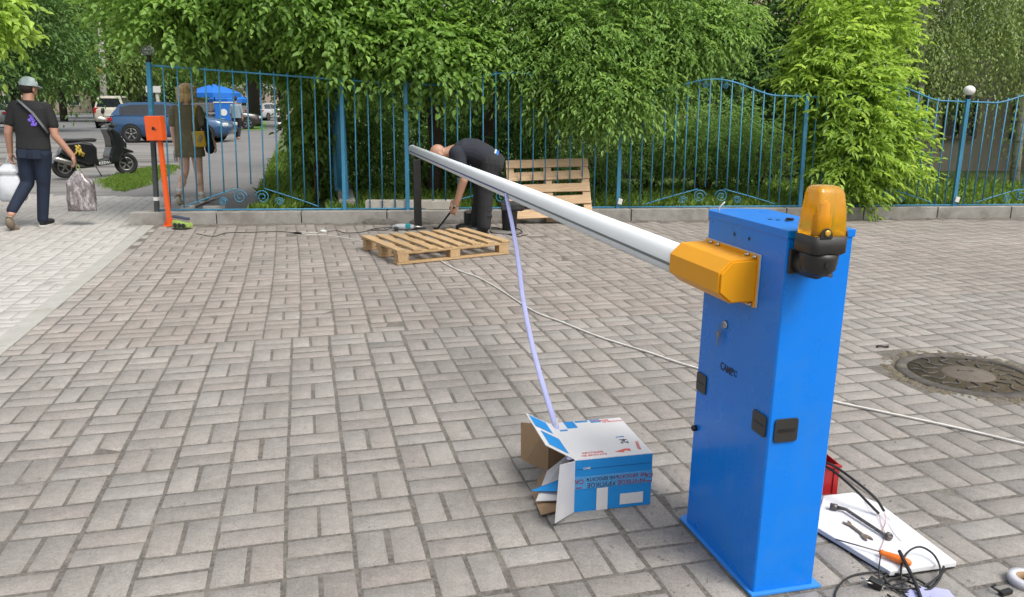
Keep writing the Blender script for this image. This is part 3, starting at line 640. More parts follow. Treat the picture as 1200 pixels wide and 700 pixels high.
# concrete planks lying on the kerb
a, b = G(428, 246, .15), G(537, 246, .15); k_ = tag(MB().beam(a+Vector((0, .08, .055)), b+Vector((0, .08, .055)), .16, .105, .006).build('concrete_beam', conc_pale), 'long pale concrete beam lying on the kerb behind the black post', 'beam')
for (u0, u1, lb) in ((212, 227, 'small grey stone block on the kerb nearest the woman'), (238, 262, 'flat grey stone block on the kerb, right of the small one')):
    a, b = G(u0, 247, .15), G(u1, 247, .15); tag(MB().beam(a+Vector((0, .03, .03)), b+Vector((0, .03, .03)), .07, .055 if u0 == 212 else .045, .004).build('stone_block', conc), lb, 'stone')
# ============================================================ VEGETATION
def bush(name, label, x, y, z, rx, ry, rz, n, m, ls=.06, group='bushes behind the blue fence', hang=.3, tl=.22, asp=.5):
    e = empty(name, (x, y, .05), 0, label, 'bush', group); r = np.random.default_rng(int(abs(x*1000)+y*77))
    cen = []; rad = []
    for q in range(9):
        d = r.normal(size=3); d /= np.linalg.norm(d); d[2] = abs(d[2])*1.0
        cen.append((x+d[0]*rx*.65, y+d[1]*ry*.65, z+rz*(r.random()*1.5-.7))); s_ = r.uniform(.35, .6); rad.append((rx*s_, ry*s_, rz*s_))
    v = vol(rad); crown('foliage', e, cen, rad, n*v/v.sum(), m, nl=6, tl=tl, ls=ls, hang=hang, asp=asp, r=r)
    mb = MB()
    for q in range(6):
        a_ = r.random()*6.28; tp = Vector((math.cos(a_)*rx*.5, math.sin(a_)*ry*.5, z+rz*.3)); mb.tube([(0.05*math.cos(a_), .05*math.sin(a_), -.02), tp*.5+Vector((0, 0, .1)), tp], [.02, .014, .006], 5)
    mb.build('stem', bark, e); return e
BL = [  # u centre, depth, half width, half height, centre z, twigs, mat, leaf, label
 (425, 11.9, .55, .75, .75, 700, leaf_mid, .07, 'leafy bush directly behind the fence left of the thick blue post'),
 (505, 12.0, .70, .60, .62, 700, leaf_mid, .075, 'broad leaved bush behind the black stand and bending worker'),
 (560, 12.5, .75, .85, .95, 700, leaf_dark, .065, 'dark bush behind the bending worker'),
 (640, 12.3, .85, .75, .90, 800, leaf_dark, .06, 'dark bush behind the leaning pallet'),
 (705, 11.8, .55, .55, .55, 520, leaf_mid, .06, 'low bush at the fence just right of the leaning pallet'),
 (760, 12.4, .85, .80, .85, 850, leaf_mid, .06, 'bush behind the fence post right of the leaning pallet'),
 (825, 11.9, .70, .65, .70, 800, leaf_mid, .055, 'bush behind the scroll work of the arched fence panel'),
 (885, 12.1, .80, .62, .62, 900, leaf_mid, .055, 'wide bush behind the fence directly left of the young maple'),
 (1010, 13.5, .8, .6, .9, 600, leaf_dark, .06, 'dark bush behind the young maple'),
]
for (u, Y, rx, rz, zc, n, m, ls, lb) in BL:
    p = at(u, 200, Y); bush('bush', lb, p.x, Y, zc, rx, .6, rz, n, m, ls)
for i, (u, Y, rz, lb) in enumerate(((450, 14.5, 1.3, 'tall dark shrub deep behind the left fence'), (540, 15, 1.4, 'tall dark shrub deep behind the bending worker'), (640, 15.5, 1.5, 'tall dark shrub deep behind the leaning pallet'), (745, 15, 1.4, 'tall dark shrub deep behind the middle of the fence'), (850, 15.5, 1.3, 'tall dark shrub deep behind the arched fence panel'), (940, 15.5, 1.3, 'tall dark shrub deep behind the young maple'))):
    p = at(u, 200, Y); bush('tall_shrub', lb, p.x, Y, 1.35, 1.1, .8, rz, 1100, leaf_dark, .085, 'tall dark shrubs deep behind the fence')
# climbing thicket along the side fence
e = empty('vine_thicket', (-2.9, 12.2, .06), 0, 'dense climbing vine hanging over the side railing by the path', 'vine')
cen = []; rad = []
for q in range(26):
    t_ = random.random(); y = 10.9+t_*3.6; x = -2.45-.26*(y-10)+random.uniform(-.18, .25); x += .0; cen.append((x, y, random.uniform(.35, 2.3))); rad.append((.2, .4, .3))
crown('foliage', e, cen, rad, [70]*26, leafmat('leaf_vine', (.075, .15, .025), (.18, .30, .05), .35), nl=6, tl=.2, ls=.09, hang=.8, asp=.62)
mb = MB()
for q in range(9): y = 10.9+q*.4; x = -2.45-.26*(y-10); mb.tube([(x+2.9, y-12.2, 0), (x+2.95+random.uniform(-.1, .1), y-12.2, .8), (x+2.9, y-12.1, 2.0)], [.02, .015, .008], 5)
mb.build('stem', bark, e)

def pxcrown(specs):
    cen = []; rad = []; n = []
    for (u, v, Y, ru, rv, k) in specs:
        p = at(u, v, Y); s_ = Y/FPX; cen.append(tuple(p)); rad.append((ru*s_, max(.25, ru*s_*.7), rv*s_)); n.append(k)
    return cen, rad, n
# T1 broad leaved tree whose branches hang over the left half of the fence
t1 = empty('broadleaf_tree', (-1.15, 11.6, .06), 0, 'broad leaved tree hanging its branches over the path and left fence', 'tree')
sp = []
for (u, v, Y, ru, rv, k) in ((205, 28, 9.6, 50, 36, 210), (255, 45, 10.2, 45, 38, 230), (310, 62, 10.8, 45, 42, 260), (355, 80, 10.6, 34, 36, 170), (400, 50, 9.8, 50, 46, 260), (450, 58, 9.9, 45, 44, 250), (495, 66, 9.8, 40, 38, 220), (540, 72, 10.0, 36, 40, 200), (160, 8, 10, 40, 28, 130), (230, -20, 9.8, 60, 40, 220), (330, -5, 9.6, 60, 45, 280), (430, -20, 10, 70, 45, 260), (520, 0, 10.4, 60, 50, 260), (380, 10, 11.2, 60, 50, 260), (280, 10, 11.4, 60, 40, 220), (470, -90, 10.8, 120, 60, 330), (300, -90, 10.6, 110, 60, 330), (395, 108, 11.0, 22, 22, 70), (300, 92, 10.4, 24, 20, 70), (338, 110, 11.0, 22, 26, 90)):
    sp.append((u, v, Y, ru, rv, k))
sp = [(u, v-(12 if u < 275 else 11 if u < 345 else 12), Y, ru, rv*.92, k) for (u, v, Y, ru, rv, k) in sp if (u, v) not in ((300, 92), (338, 110))]
cen, rad, n = pxcrown(sp)
crown('foliage', t1, cen, rad, [q*1.35 for q in n], leaf_broad, trim=lambda P_: (P_[:, 0] > -4.6) & (P_[:, 0] < -2.95) & (P_[:, 2] < 1.70+.02*np.sin(P_[:, 0]*9)), nl=8, tl=.36, ls=.087, hang=.42, asp=.6)
trunk(t1, [(-1.15, 11.6, 0), (-1.1, 11.6, .9), (-1.2, 11.5, 2.0), (-1.5, 11.1, 3.1)], [.11, .095, .085, .07], bark,
      [([(-1.2, 11.5, 1.9), (-2.2, 10.9, 2.5), (-3.6, 10.3, 2.55)], [.06, .04, .015]), ([(-1.2, 11.5, 1.7), (-.8, 11.0, 2.4), (-.6, 10.2, 2.6)], [.05, .035, .015]), ([(-2.2, 10.9, 2.5), (-2.9, 10.6, 2.2), (-3.3, 10.4, 2.0)], [.03, .02, .01])])
# T2 ash-like tree leaning over the centre
t2 = empty('ash_tree', (-.55, 11.9, .06), 0, 'leaning tree with feathery drooping leaves over the middle of the fence', 'tree')
sp = [(590, 66, 10.2, 42, 42, 250), (635, 88, 10.0, 36, 42, 260), (672, 108, 9.9, 34, 40, 280), (712, 118, 9.8, 36, 34, 300), (745, 105, 10.0, 30, 34, 220), (690, 60, 10.0, 60, 50, 420), (760, 58, 10.2, 48, 42, 330), (812, 50, 10.3, 42, 40, 280), (850, 32, 10.4, 30, 26, 140), (620, 20, 10.4, 60, 50, 330), (700, -5, 10.4, 80, 50, 400), (790, 0, 10.6, 70, 45, 330), (730, -70, 10.8, 120, 60, 400), (612, -60, 10.9, 90, 60, 260), (780, 108, 10.2, 18, 20, 70), (660, 135, 10.1, 18, 18, 70)]
sp = [(u, v-10, Y, ru, rv*.9, k) for (u, v, Y, ru, rv, k) in sp]
cen, rad, n = pxcrown(sp)
crown('foliage', t2, cen, rad, [q*1.15 for q in n], leaf_ash, nl=9, tl=.32, ls=.075, hang=.55, asp=.42, comp=True)
trunk(t2, [(-.62, 11.9, 0), (-.5, 11.85, .7), (-.22, 11.7, 1.5), (.25, 11.3, 2.6), (.5, 11.1, 3.5)], [.12, .10, .085, .07, .05], bark,
      [([(-.1, 11.6, 1.8), (.7, 11.0, 2.3), (1.6, 10.5, 2.2)], [.05, .035, .012]), ([(.2, 11.3, 2.5), (1.2, 10.8, 3.0), (2.3, 10.6, 2.9)], [.045, .03, .012]), ([(.0, 11.5, 2.1), (-.1, 10.8, 2.5), (.1, 10.2, 2.6)], [.04, .03, .012])])
# young maple in front of / through the fence
t3p = G(985, 247, .1)
t3 = empty('young_maple', (3.95, 10.85, .06), 0, 'bright green young maple pushing through the fence behind the warning lamp', 'tree')
sp = [(990, 215, 10.35, 52, 24, 230), (1000, 185, 10.3, 66, 26, 330), (1005, 155, 10.3, 72, 28, 370), (1000, 128, 10.3, 62, 26, 320), (985, 100, 10.4, 50, 26, 260), (965, 75, 10.4, 42, 24, 200), (975, 50, 10.5, 42, 24, 190), (985, 28, 10.5, 30, 20, 130), (1035, 30, 10.8, 36, 34, 190), (1030, -10, 10.9, 40, 34, 180), (975, -20, 10.6, 34, 34, 150), (1050, 195, 10.4, 28, 26, 130), (1050, 145, 10.35, 30, 22, 120), (940, 95, 10.4, 22, 14, 50), (1020, 85, 10.5, 40, 26, 190)]
cen, rad, n = pxcrown(sp)
rad = [(q[0]*.80, q[1]*.9, q[2]*.8) for q in rad]
crown('foliage', t3, cen, rad, [q*.68 for q in n], leaf_maple, nl=9, tl=.30, ls=.098, hang=.32, asp=.36, comp=True)
trunk(t3, [(3.95, 10.85, 0), (3.98, 10.85, 1.2), (4.0, 10.85, 2.6)], [.045, .035, .015], bark, [([(3.96, 10.85, .2), (4.3, 10.8, 1.3), (4.55, 10.9, 2.7)], [.035, .025, .012]), ([(3.95, 10.85, .3), (3.7, 10.7, 1.2), (3.65, 10.6, 2.2)], [.03, .02, .01])])
# birch and the dark trees behind on the right
birch_bark = mat('birch_bark', (.62, .60, .56), .8, var=.2, scale=5, dirt=(.06, .055, .05), dscale=7, damt=.9, stretch=(1, 1, 3))
def backtree(name, label, x, y, h0, h1, rw, n, m, ls, bk=bark, hang=.5, tr=.13, group='trees behind the fence', gaps=0, seed=1, nl=7, tl=.5):
    r = np.random.default_rng(seed); e = empty(name, (x, y, .05), 0, label, 'tree', group); cen = []; rad = []
    for q in range(16):
        a_ = r.random()*6.28; d = rw*math.sqrt(r.random())*.8; z = h0+(h1-h0)*(q+.5)/16; s_ = rw*r.uniform(.28, .42); cen.append((x+d*math.cos(a_), y+d*math.sin(a_)*.8, z)); rad.append((s_, s_, s_*.8))
    v = vol(rad); crown('foliage', e, cen, rad, n*v/v.sum(), m, nl=nl, tl=tl, ls=ls, hang=hang, r=r)
    trunk(e, [(x, y, 0), (x+r.normal()*.1, y, h1*.35), (x+r.normal()*.2, y, h1*.75)], [tr, tr*.8, tr*.4], bk, [([(x, y, h1*.3+q*.3), tuple((Vector(cen[q*3])+Vector((x, y, h1*.4)))/2), cen[q*3]], [tr*.4, tr*.25, tr*.08]) for q in range(5)]); return e
backtree('background_tree', 'dark leafy tree with sky gaps left of the young maple', 4.6, 16.5, 1.7, 5.2, 1.9, 1300, leaf_mid, .085, seed=3)
backtree('background_tree', 'dark leafy tree behind the young maple', 6.6, 16.0, 1.6, 5.4, 1.9, 2600, leaf_dark, .09, seed=4)
backtree('background_tree', 'dark leafy tree behind the arched fence panel', 2.6, 17.5, 1.6, 5.4, 2.1, 2400, leaf_mid, .09, seed=5)
backtree('background_tree', 'dark leafy tree behind the middle of the fence', .4, 17.5, 1.5, 5.4, 2.2, 2400, leaf_dark, .09, seed=6)
backtree('background_tree', 'dark leafy tree behind the bending worker', -2.0, 17.0, 1.5, 5.4, 2.0, 2400, leaf_dark, .09, seed=8)
backtree('background_tree', 'dark leafy tree at the far right beyond the birch', 11.3, 17.0, 2.0, 5.6, 2.0, 2300, leaf_dark, .09, seed=9)
bi = backtree('birch_tree', 'weeping birch with white trunk at the right edge', 9.1, 14.5, 2.0, 5.0, 1.7, 2000, leaf_birch, .062, birch_bark, hang=1.1, tr=.085, group=None, seed=10, nl=11, tl=.75)
bi2 = backtree('birch_tree', 'weeping birch between the young maple and the white trunked birch', 7.0, 14.2, 2.1, 5.0, 1.5, 1800, leaf_birch, .062, birch_bark, hang=1.1, tr=.07, group=None, seed=12, nl=11, tl=.75)

# far trees on the left, across the street
def fartree(u, Y, zb, rw, h1, n, lb, m=leaf_far, ls=.34, seed=1, tr=.28, cat='street trees across the road'):
    p = at(u, 124, Y); backtree('street_tree', lb, p.x, Y, zb, h1, rw, n, m, ls, bark_far, hang=.5, tr=tr, group=cat, seed=seed, nl=6, tl=1.3)
fartree(18, 40, 3.2, 4.2, 9.5, 2600, 'large dark street tree above the man in the cap', leaf_dark, .24, 21)
fartree(73, 62, 4.0, 4.6, 11, 1900, 'dark street tree with trunk right of the capped man', leaf_dark, .32, 22)
fartree(112, 75, 3.6, 5.0, 12, 1900, 'street tree behind the pale lamp pole', leaf_far, .36, 23)
fartree(150, 62, 2.8, 4.0, 11, 1700, 'bright street tree above the beige van', leaf_far, .33, 24)
fartree(200, 80, 3.0, 5.5, 13, 1900, 'street tree behind the standing woman', leaf_dark, .38, 25)
fartree(255, 66, 4.8, 4.6, 12, 1600, 'street tree above the blue umbrellas', leaf_far, .35, 26)
fartree(297, 52, 4.4, 3.6, 10, 1500, 'dark trunked tree beside the sidewalk beyond the far walker', leaf_dark, .27, 27, tr=.42)
fartree(385, 48, 1.6, 3.4, 9, 1700, 'tree closing the right side of the sidewalk', leaf_far, .24, 28)
fartree(330, 85, 2.4, 6.0, 13, 1900, 'farthest tree at the end of the sidewalk', leaf_dark, .42, 29)
fartree(-60, 34, 2.6, 3.8, 9, 2000, 'dark street tree at the left edge', leaf_dark, .22, 30)
fartree(40, 95, 3.0, 7, 14, 1700, 'distant tree far left behind the wall', leaf_far, .45, 31)
fartree(170, 115, 2.5, 9, 16, 1700, 'distant tree behind the beige van', leaf_dark, .5, 32)
fartree(270, 120, 2.0, 9, 16, 1700, 'distant tree behind the umbrellas', leaf_far, .5, 33)
tn = empty('roadside_branch', at(-25, 30, 9.0), 0, 'bright leafy branches entering at the top left edge', 'tree')
cen, rad, n = pxcrown([(-10, 12, 9, 24, 28, 80), (0, 32, 9, 14, 16, 22), (-30, -20, 9, 30, 40, 100)]); crown('foliage', tn, cen, rad, n, leaf_maple, nl=7, tl=.3, ls=.10, hang=.5, asp=.5)
MB().tube([(-.8, 0, -1.95+0), (-.75, 0, -.3), (-.1, 0, .1), (.2, 0, .1)], [.06, .05, .02, .008], 7).build('trunk', bark, tn)

# ============================================================ BUILDINGS
def wallbox(name, label, x, y, w_, d_, h, rz, m, wins, wm, cat='building', frame_m=None, roof=None):
    e = empty(name, (x, y, 0), rz, label, cat)
    MB().box((0, d_/2, h/2), (w_, d_, h)).build('wall', m, e)
    MB().box((0, d_/2, h+.06), (w_+.3, d_+.3, .12)).build('roof', roof or conc, e)
    for (wx, wz, ww, wh) in wins:
        f = MB()
        for (cx_, cz_, sx, sz) in ((0, wh/2+.03, ww+.12, .06), (0, -wh/2-.03, ww+.12, .06), (-ww/2-.03, 0, .06, wh), (ww/2+.03, 0, .06, wh), (0, 0, .05, wh)): f.box((wx+cx_, -.03, wz+cz_), (sx, .07, sz))
        f = f.build('window', frame_m or white_p, e); MB().box((wx, -.004, wz), (ww, .006, wh)).build('pane', wm, f)
    return e
glass = mat('dark_glass', (.02, .025, .03), .1, var=.2, spec=.8)
boards = mat('board_wall', (.26, .24, .20), .85, var=.2, scale=3, stretch=(14, 1, .6), bump=.4, bscale=6)
wallbox('garden_building', 'low grey boarded building with dark windows behind the right fence', 9.6, 17.3, 9, 3, 2.9, R(3), boards, [(-2.6, 1.15, .62, .7), (-1.55, 1.15, .62, .7), (-.1, 1.15, .62, .7), (1.4, 1.15, .62, .7)], glass, frame_m=mat('dark_frame', (.1, .09, .08), .6))
wallbox('apartment_building', 'beige building glimpsed through leaves above the arched fence panel', 9.5, 38, 9, 8, 9, 0, mat('beige_wall', (.50, .40, .28), .9), [(-3, 3.2, 1.3, 1.4), (0, 3.2, 1.3, 1.4), (3, 3.2, 1.3, 1.4), (-3, 6.2, 1.3, 1.4), (0, 6.2, 1.3, 1.4), (3, 6.2, 1.3, 1.4)], glass)
p = at(95, 124, 118); wallbox('boundary_building', 'long pale pink building across the street behind the tree trunks', p.x, 118, 60, 8, 3.4, 0, mat('pink_wall', (.42, .34, .29), .9, var=.2, scale=.3), [(x_, 1.7, 1.6, 1.3) for x_ in range(-26, 28, 5)], glass)
p = at(215, 124, 140); wallbox('shop_building', 'pale distant shop front visible between the woman and the umbrellas', p.x, 140, 46, 8, 5, 0, mat('shop_wall', (.5, .5, .48), .9), [(x_, 1.6, 3, 1.8) for x_ in range(-20, 22, 5)], glass)
# ============================================================ MANHOLE
mh = empty('manhole', (2.46, 4.06, 0), TH, 'round cast iron manhole cover set in the paving right of the barrier', 'manhole cover')
iron = mat('cast_iron', (.10, .090, .080), .75, .3, var=.35, scale=25, bump=.6, bscale=80, dirt=(.20, .175, .14), dscale=9, damt=.8)
dirt_m = mat('cover_dirt', (.085, .064, .038), .95, var=.4, scale=30, bump=1, bscale=90, dirt=(.03, .045, .015), dscale=14, damt=.6)
mb = MB(); mb.lathe([(.30, -.02), (.30, .009), (.345, .009), (.36, .002), (.36, -.02)], n=48, caps=False); mb.build('rim', iron, mh)
pl = MB().lathe([(.0005, .002), (.299, .002), (.299, -.02)], n=48, caps=False).build('plate', dirt_m, mh)
mb = MB(); mb.lathe([(.0005, .009), (.12, .009), (.13, .002)], n=40, caps=False); mb.build('centre_disc', mat('worn_iron', (.15, .125, .10), .7, .2, var=.2, scale=20, bump=.5), pl)
mb = MB()
for k in range(14):
    a_ = 2*math.pi*k/14; pts_ = [(rr_*math.cos(a_+da), rr_*math.sin(a_+da), .004) for rr_, da in ((.15, 0), (.19, .16), (.22, .16), (.23, 0), (.26, -.12), (.29, -.05))]; MB().tube(pts_, .006, 5).build('ridge', iron, pl)
mb.tube([(.05*math.cos(a_), .05*math.sin(a_), .010) for a_ in (.3, 1.9, 2.2)], .006, 5); mb.build('mark', iron, pl)
mb = MB()
for q in range(420):
    a_ = random.random()*6.28; rr_ = random.gauss(.37, .03); mb.ell((rr_*math.cos(a_), rr_*math.sin(a_), -.006), (random.uniform(.01, .04), random.uniform(.01, .03), random.uniform(.004, .011)), (0, 0, a_), 6)
o = mb.build('manhole_fill', mat('fill_mortar', (.15, .125, .085), .95, var=.3, scale=30, bump=1)); o.location = (2.46, 4.06, 0); tag(o, 'rough mortar and grit ring round the manhole cover', 'mortar', kind='stuff')
mb = MB(); mb.lathe([(.0, -.009), (.40, -.009), (.405, -.04)], (2.46, 4.06, 0), 32, caps=False); o = mb.build('manhole_bed', MATS['fill_mortar']); o['kind'] = 'structure'
MBs = MB(); g = G(1034, 408); MBs.tube([g+Vector((-.035, 0, .008)), g+Vector((-.02, .005, .012)), g+Vector((.01, -.002, .010)), g+Vector((.035, .002, .009))], [.007, .006, .005, .008], 6)
tag(MBs.build('metal_scrap', blk_rub), 'small dark bent scrap lying on the paving left of the manhole', 'scrap')

# ============================================================ CARTON
card = mat('cardboard', (.40, .26, .15), .85, var=.1, scale=6, bump=.15, bscale=60)
cblue = mat('carton_blue', (.012, .27, .70), .5, var=.05, scale=9, bump=.12, bscale=30)
cwhite = mat('carton_white', (.74, .73, .74), .5, var=.03, scale=6, bump=.12, bscale=30)
tape_m = mat('carton_tape', (.10, .36, .70), .18, var=.1, scale=14, bump=.3, bscale=60)
ink = mat('ink_dark', (.045, .04, .10), .5); ink_red = mat('ink_red', (.75, .12, .10), .5); ink_b = mat('ink_blue', (.03, .25, .62), .5); ink_mar = mat('ink_maroon', (.25, .03, .08), .5)
cA, cB = Vector((.221, 2.546, 0)), Vector((.503, 2.61, 0)); W_ = (cB-cA).length; angc = math.atan2((cB-cA).y, (cB-cA).x)
cx_ = empty('carton', cA, angc, 'opened blue and white cardboard carton on the paving under the hanging strip', 'box')
Hb, Db, T_ = .198, .335, .003
def panelbox(name, c, d, m, parent=cx_, rot=None): return MB().box(c, d, rot, .0008).build(name, m, parent)
fr = panelbox('front_panel', (W_/2, T_/2, Hb/2), (W_, T_, Hb), cblue); tp = panelbox('top_panel', (W_/2, Db/2, Hb+T_/2), (W_, Db, T_), cwhite)
bk = panelbox('back_panel', (W_/2, Db-T_/2, Hb/2), (W_, T_, Hb), card); panelbox('bottom_panel', (W_/2, Db/2, T_/2+.001), (W_, Db-2*T_, T_), card); panelbox('end_panel', (W_-T_/2, Db/2, Hb/2), (T_, Db-2*T_-.001, Hb-.002), cblue)
def flap(name, pts, m, th=.003):      # quad flap with thickness
    mb = MB(); p = [Vector(q) for q in pts]; n = (p[1]-p[0]).cross(p[2]-p[0]).normalized()*th; mb._add(p+[q+n for q in p], [(0, 1, 2, 3), (7, 6, 5, 4), (0, 4, 5, 1), (1, 5, 6, 2), (2, 6, 7, 3), (3, 7, 4, 0)]); return mb.build(name, m, cx_)
inv2 = (Matrix.Translation(cA) @ Matrix.Rotation(angc, 4, 'Z')).inverted()
def L(u, v, Y): return inv2 @ at(u, v, Y)
# flaps around the open left end
f1 = flap('front_flap', [(-.001, .0, .003), (-.001, .0, Hb), L(656, 545, 2.42), L(650, 613, 2.42)], cwhite)
TP = [Vector((0, .006, Hb+.002)), Vector((0, Db-.02, Hb+.004)), L(616, 485, 2.90)]
_n = (TP[1]-TP[0]).cross(TP[2]-TP[0]).normalized(); _o = inv2 @ Vector((0, 0, EYE)); _d = (L(639, 522, 2.7)-_o); TP.append(_o+_d*((TP[0]-_o).dot(_n)/_d.dot(_n)))
f2 = flap('top_flap', TP, cwhite)
f3 = flap('back_flap', [(0, Db-.004, .01), (0, Db-.004, Hb), L(611, 495, 3.03), L(611, 549, 2.98)], card)
f4 = flap('bottom_flap', [(0, .03, .003), (0, Db-.01, .003), L(612, 552, 2.93), L(634, 604, 2.50)], card)
f5 = flap('inner_sheet', [(.02, .05, .02), (.06, Db-.06, .09), L(641, 553, 2.75), L(628, 588, 2.58)], cwhite)
flap('inner_blue_sheet', [(.03, .045, .055), (.05, .12, .085), L(643, 566, 2.72), L(622, 576, 2.62)], cblue)
# printing on top flap, top and front
def decal(nm, pts, m, parent, off): 
    p = [Vector(q) for q in pts]; n = (p[1]-p[0]).cross(p[2]-p[0]).normalized()
    if off < 0: n = -n; off = -off
    me = bpy.data.meshes.new(nm); me.from_pydata([q+n*off for q in p], [], [tuple(range(len(p)))]); return link(nm, me, m, parent)
def lerp2(q, a_, b_): return (Vector(q[0]).lerp(Vector(q[1]), a_)).lerp(Vector(q[3]).lerp(Vector(q[2]), a_), b_)
fl = TP
nrm = (Vector(fl[1])-Vector(fl[0])).cross(Vector(fl[2])-Vector(fl[0])).normalized(); sg = 1 if nrm.z > 0 else -1
for (a0_, a1_, b0_, b1_) in ((.08, .50, .12, .80), (.60, .96, .25, .92)):
    decal('printed_patch', [lerp2(fl, a0_, b0_), lerp2(fl, a1_, b0_), lerp2(fl, a1_, b1_), lerp2(fl, a0_, b1_)], cblue, f2, sg*.0045)
zt = Hb+T_+.0006
for (x0, x1, y0, y1, m_) in ((.055, .095, .27, .333, cblue), (.10, .15, .318, .332, ink_b), (.16, .20, .305, .333, tape_m), (.02, .05, .25, .262, ink_b)): panelbox('printed_patch', ((x0+x1)/2, (y0+y1)/2, zt), (x1-x0, y1-y0, .0006), m_, tp)
mb = MB(); mb.prism([(.16, .035), (.20, .052), (.222, .05), (.218, .030), (.20, .04), (.19, .026)], zt-.0003, zt+.0004); mb.build('red_mark', ink_red, tp)
text('lettering', 'ХРУПКОЕ', .017, frame((.08, .045, zt), (1, 0, 0), (0, 1, 0)), ink_red, tp); text('lettering', 'НЕ БРОСАТЬ', .015, frame((.08, .025, zt), (1, 0, 0), (0, 1, 0)), ink_red, tp)
text('lettering', 'ХРУПКОЕ', .015, frame((.20, .318, zt+.0006), (1, 0, 0), (0, 1, 0)), ink_red, tp); text('lettering', 'НЕ БРОСАТЬ', .013, frame((.245, .302, zt), (1, 0, 0), (0, 1, 0)), ink_red, tp)
text('lettering', 'ХРУПКОЕ', .015, frame((.262, .07, zt), (.2, 1, 0), (-1, .2, 0)), ink_red, tp); text('lettering', '24', .040, frame((.225, .115, zt), (.1, 1, 0), (-1, .1, 0)), ink, tp); text('lettering', 'CAME', .012, frame((.222, .155, zt), (1, 0, 0), (0, 1, 0)), ink_b, tp)
yt = -.0008
panelbox('tape', (W_/2, yt, .112), (W_+.004, .0008, .048), tape_m, fr); panelbox('white_label', (.104, yt-.001, .043), (.042, .0008, .086), cwhite, fr); panelbox('white_label', (.215, yt-.001, .034), (.088, .0008, .042), cwhite, fr)
panelbox('crease', (W_/2, yt, Hb-.034), (W_-.01, .0006, .0025), mat('crease_dark', (.01, .16, .45), .6), fr)
def ft(s, x, z, sz, m_): text('lettering', s, sz, frame((x, yt-.0008, z), (-1, 0, 0), (0, 0, -1)), m_, fr)   # printing is upside down
ft('ХРУПКОЕ', .100, .101, .023, ink); ft('НЕ БРОСАТЬ', .097, .123, .017, ink); ft('ХРУПКОЕ', .213, .101, .023, ink_mar); ft('НЕ БРОСАТЬ', .210, .123, .018, ink_mar); ft('CA', .018, .118, .024, ink_mar); ft('CA', .278, .118, .022, ink_mar)
text('lettering', 'CAME', .010, frame((.045, yt-.0004, .166), (1, 0, 0), (0, 0, 1)), white_p, fr)
mb = MB()
for (x_, z_) in ((.018, .094), (.278, .094)): mb.box((x_, yt-.0008, z_), (.022, .0006, .004))
mb.build('red_bar', ink_mar, fr)
panelbox('bubble_strip', (.02, .30, Hb+.02), (.01, .004, .03), cwhite, tp)

# ============================================================ BOARD WITH TOOLS
e = [G(955, 618, .02), G(1043, 671, .02), G(1121, 660, .02), G(1032, 592, .02), G(1000, 578, .02), G(965, 582, .02)]
c0 = sum(e, Vector())/6; bd = empty('foam_board', (c0.x, c0.y, 0), 0, 'white foam board lying on the paving beside the barrier with tools on it', 'board')
foam = mat('foam_white', (.76, .77, .80), .6, var=.03, scale=8, bump=.15, bscale=150)
mb = MB(); mb.prism([(q.x-c0.x, q.y-c0.y) for q in e], .007, .024, None, .003); mb.build('board', foam, bd)
mb = MB(); mb.prism([((q.x-c0.x)*.985, (q.y-c0.y)*.985) for q in e], .001, .0068); mb.build('backing', blk_rub, bd)
zb = .025
def gz(u, v, z=zb): return G(u, v, z)
steel = mat('tool_steel', (.20, .18, .17), .45, .8, var=.4, scale=60, bump=.2, bscale=200, dirt=(.09, .06, .045), dscale=30, damt=.6)
rust = mat('worn_spanner', (.30, .24, .19), .55, .6, var=.4, scale=60, bump=.3, dirt=(.14, .09, .06), dscale=40, damt=.7)
a, b_, c_, d_ = gz(977, 594, zb+.012), gz(991, 597, zb+.012), gz(1032, 624, zb+.009), gz(1041, 629, zb+.009)
root = empty('socket_wrench', a, 0, 'dark bent tubular socket wrench lying on the white board', 'wrench')
mb = MB(); mb.tube([a-a, b_-a, c_-a, d_-a], [.0085, .0058, .0058, .0066], 12); mb.build('shaft', steel, root)
MB().lathe([(.0115, -.012), (.0115, .010), (.0095, .012), (.0095, -.006)], (0, 0, 0), 12, Vector(b_-a).to_track_quat('Z', 'Y').to_matrix().inverted().transposed()).build('socket', steel, root)
MB().lathe([(.013, -.010), (.0135, .0), (.012, .010), (.008, .011), (.008, -.004)], d_-a, 12, (R(20), R(15), 0)).build('socket', steel, root)
# open ended spanner
sp0, sp1 = gz(990, 612), gz(1019, 634); ax = (sp1-sp0).normalized(); ay = Vector((-ax.y, ax.x, 0)); Ls = (sp1-sp0).length
pr = [(0, -.004), (.012, -.011), (.004, -.004+.001), (.004, .004), (.012, .012), (.022, .011), (.030, .005), (Ls-.032, .0055), (Ls-.022, .013), (Ls-.004, .015), (Ls+.004, .011), (Ls-.012, .005), (Ls-.012, -.004), (Ls+.004, -.011), (Ls-.006, -.014), (Ls-.022, -.012), (Ls-.032, -.0055), (.030, -.005), (.022, -.010), (.008, -.013)]
pr = [(0, .010), (.012, .013), (.024, .008), (.032, .0048), (Ls-.036, .0052), (Ls-.026, .012), (Ls-.010, .015), (Ls+.003, .011), (Ls-.013, .0055), (Ls-.013, -.0055), (Ls+.003, -.011), (Ls-.010, -.015), (Ls-.026, -.012), (Ls-.036, -.0052), (.032, -.0048), (.024, -.008), (.012, -.013), (0, -.010), (.013, -.0045), (.013, .0045)]
o = MB().prism(pr, 0, .005, frame(sp0+Vector((0, 0, .001)), ax, ay), .0008).build('spanner', rust); tag(o, 'worn open ended spanner on the white board between wrench and screwdriver', 'spanner')
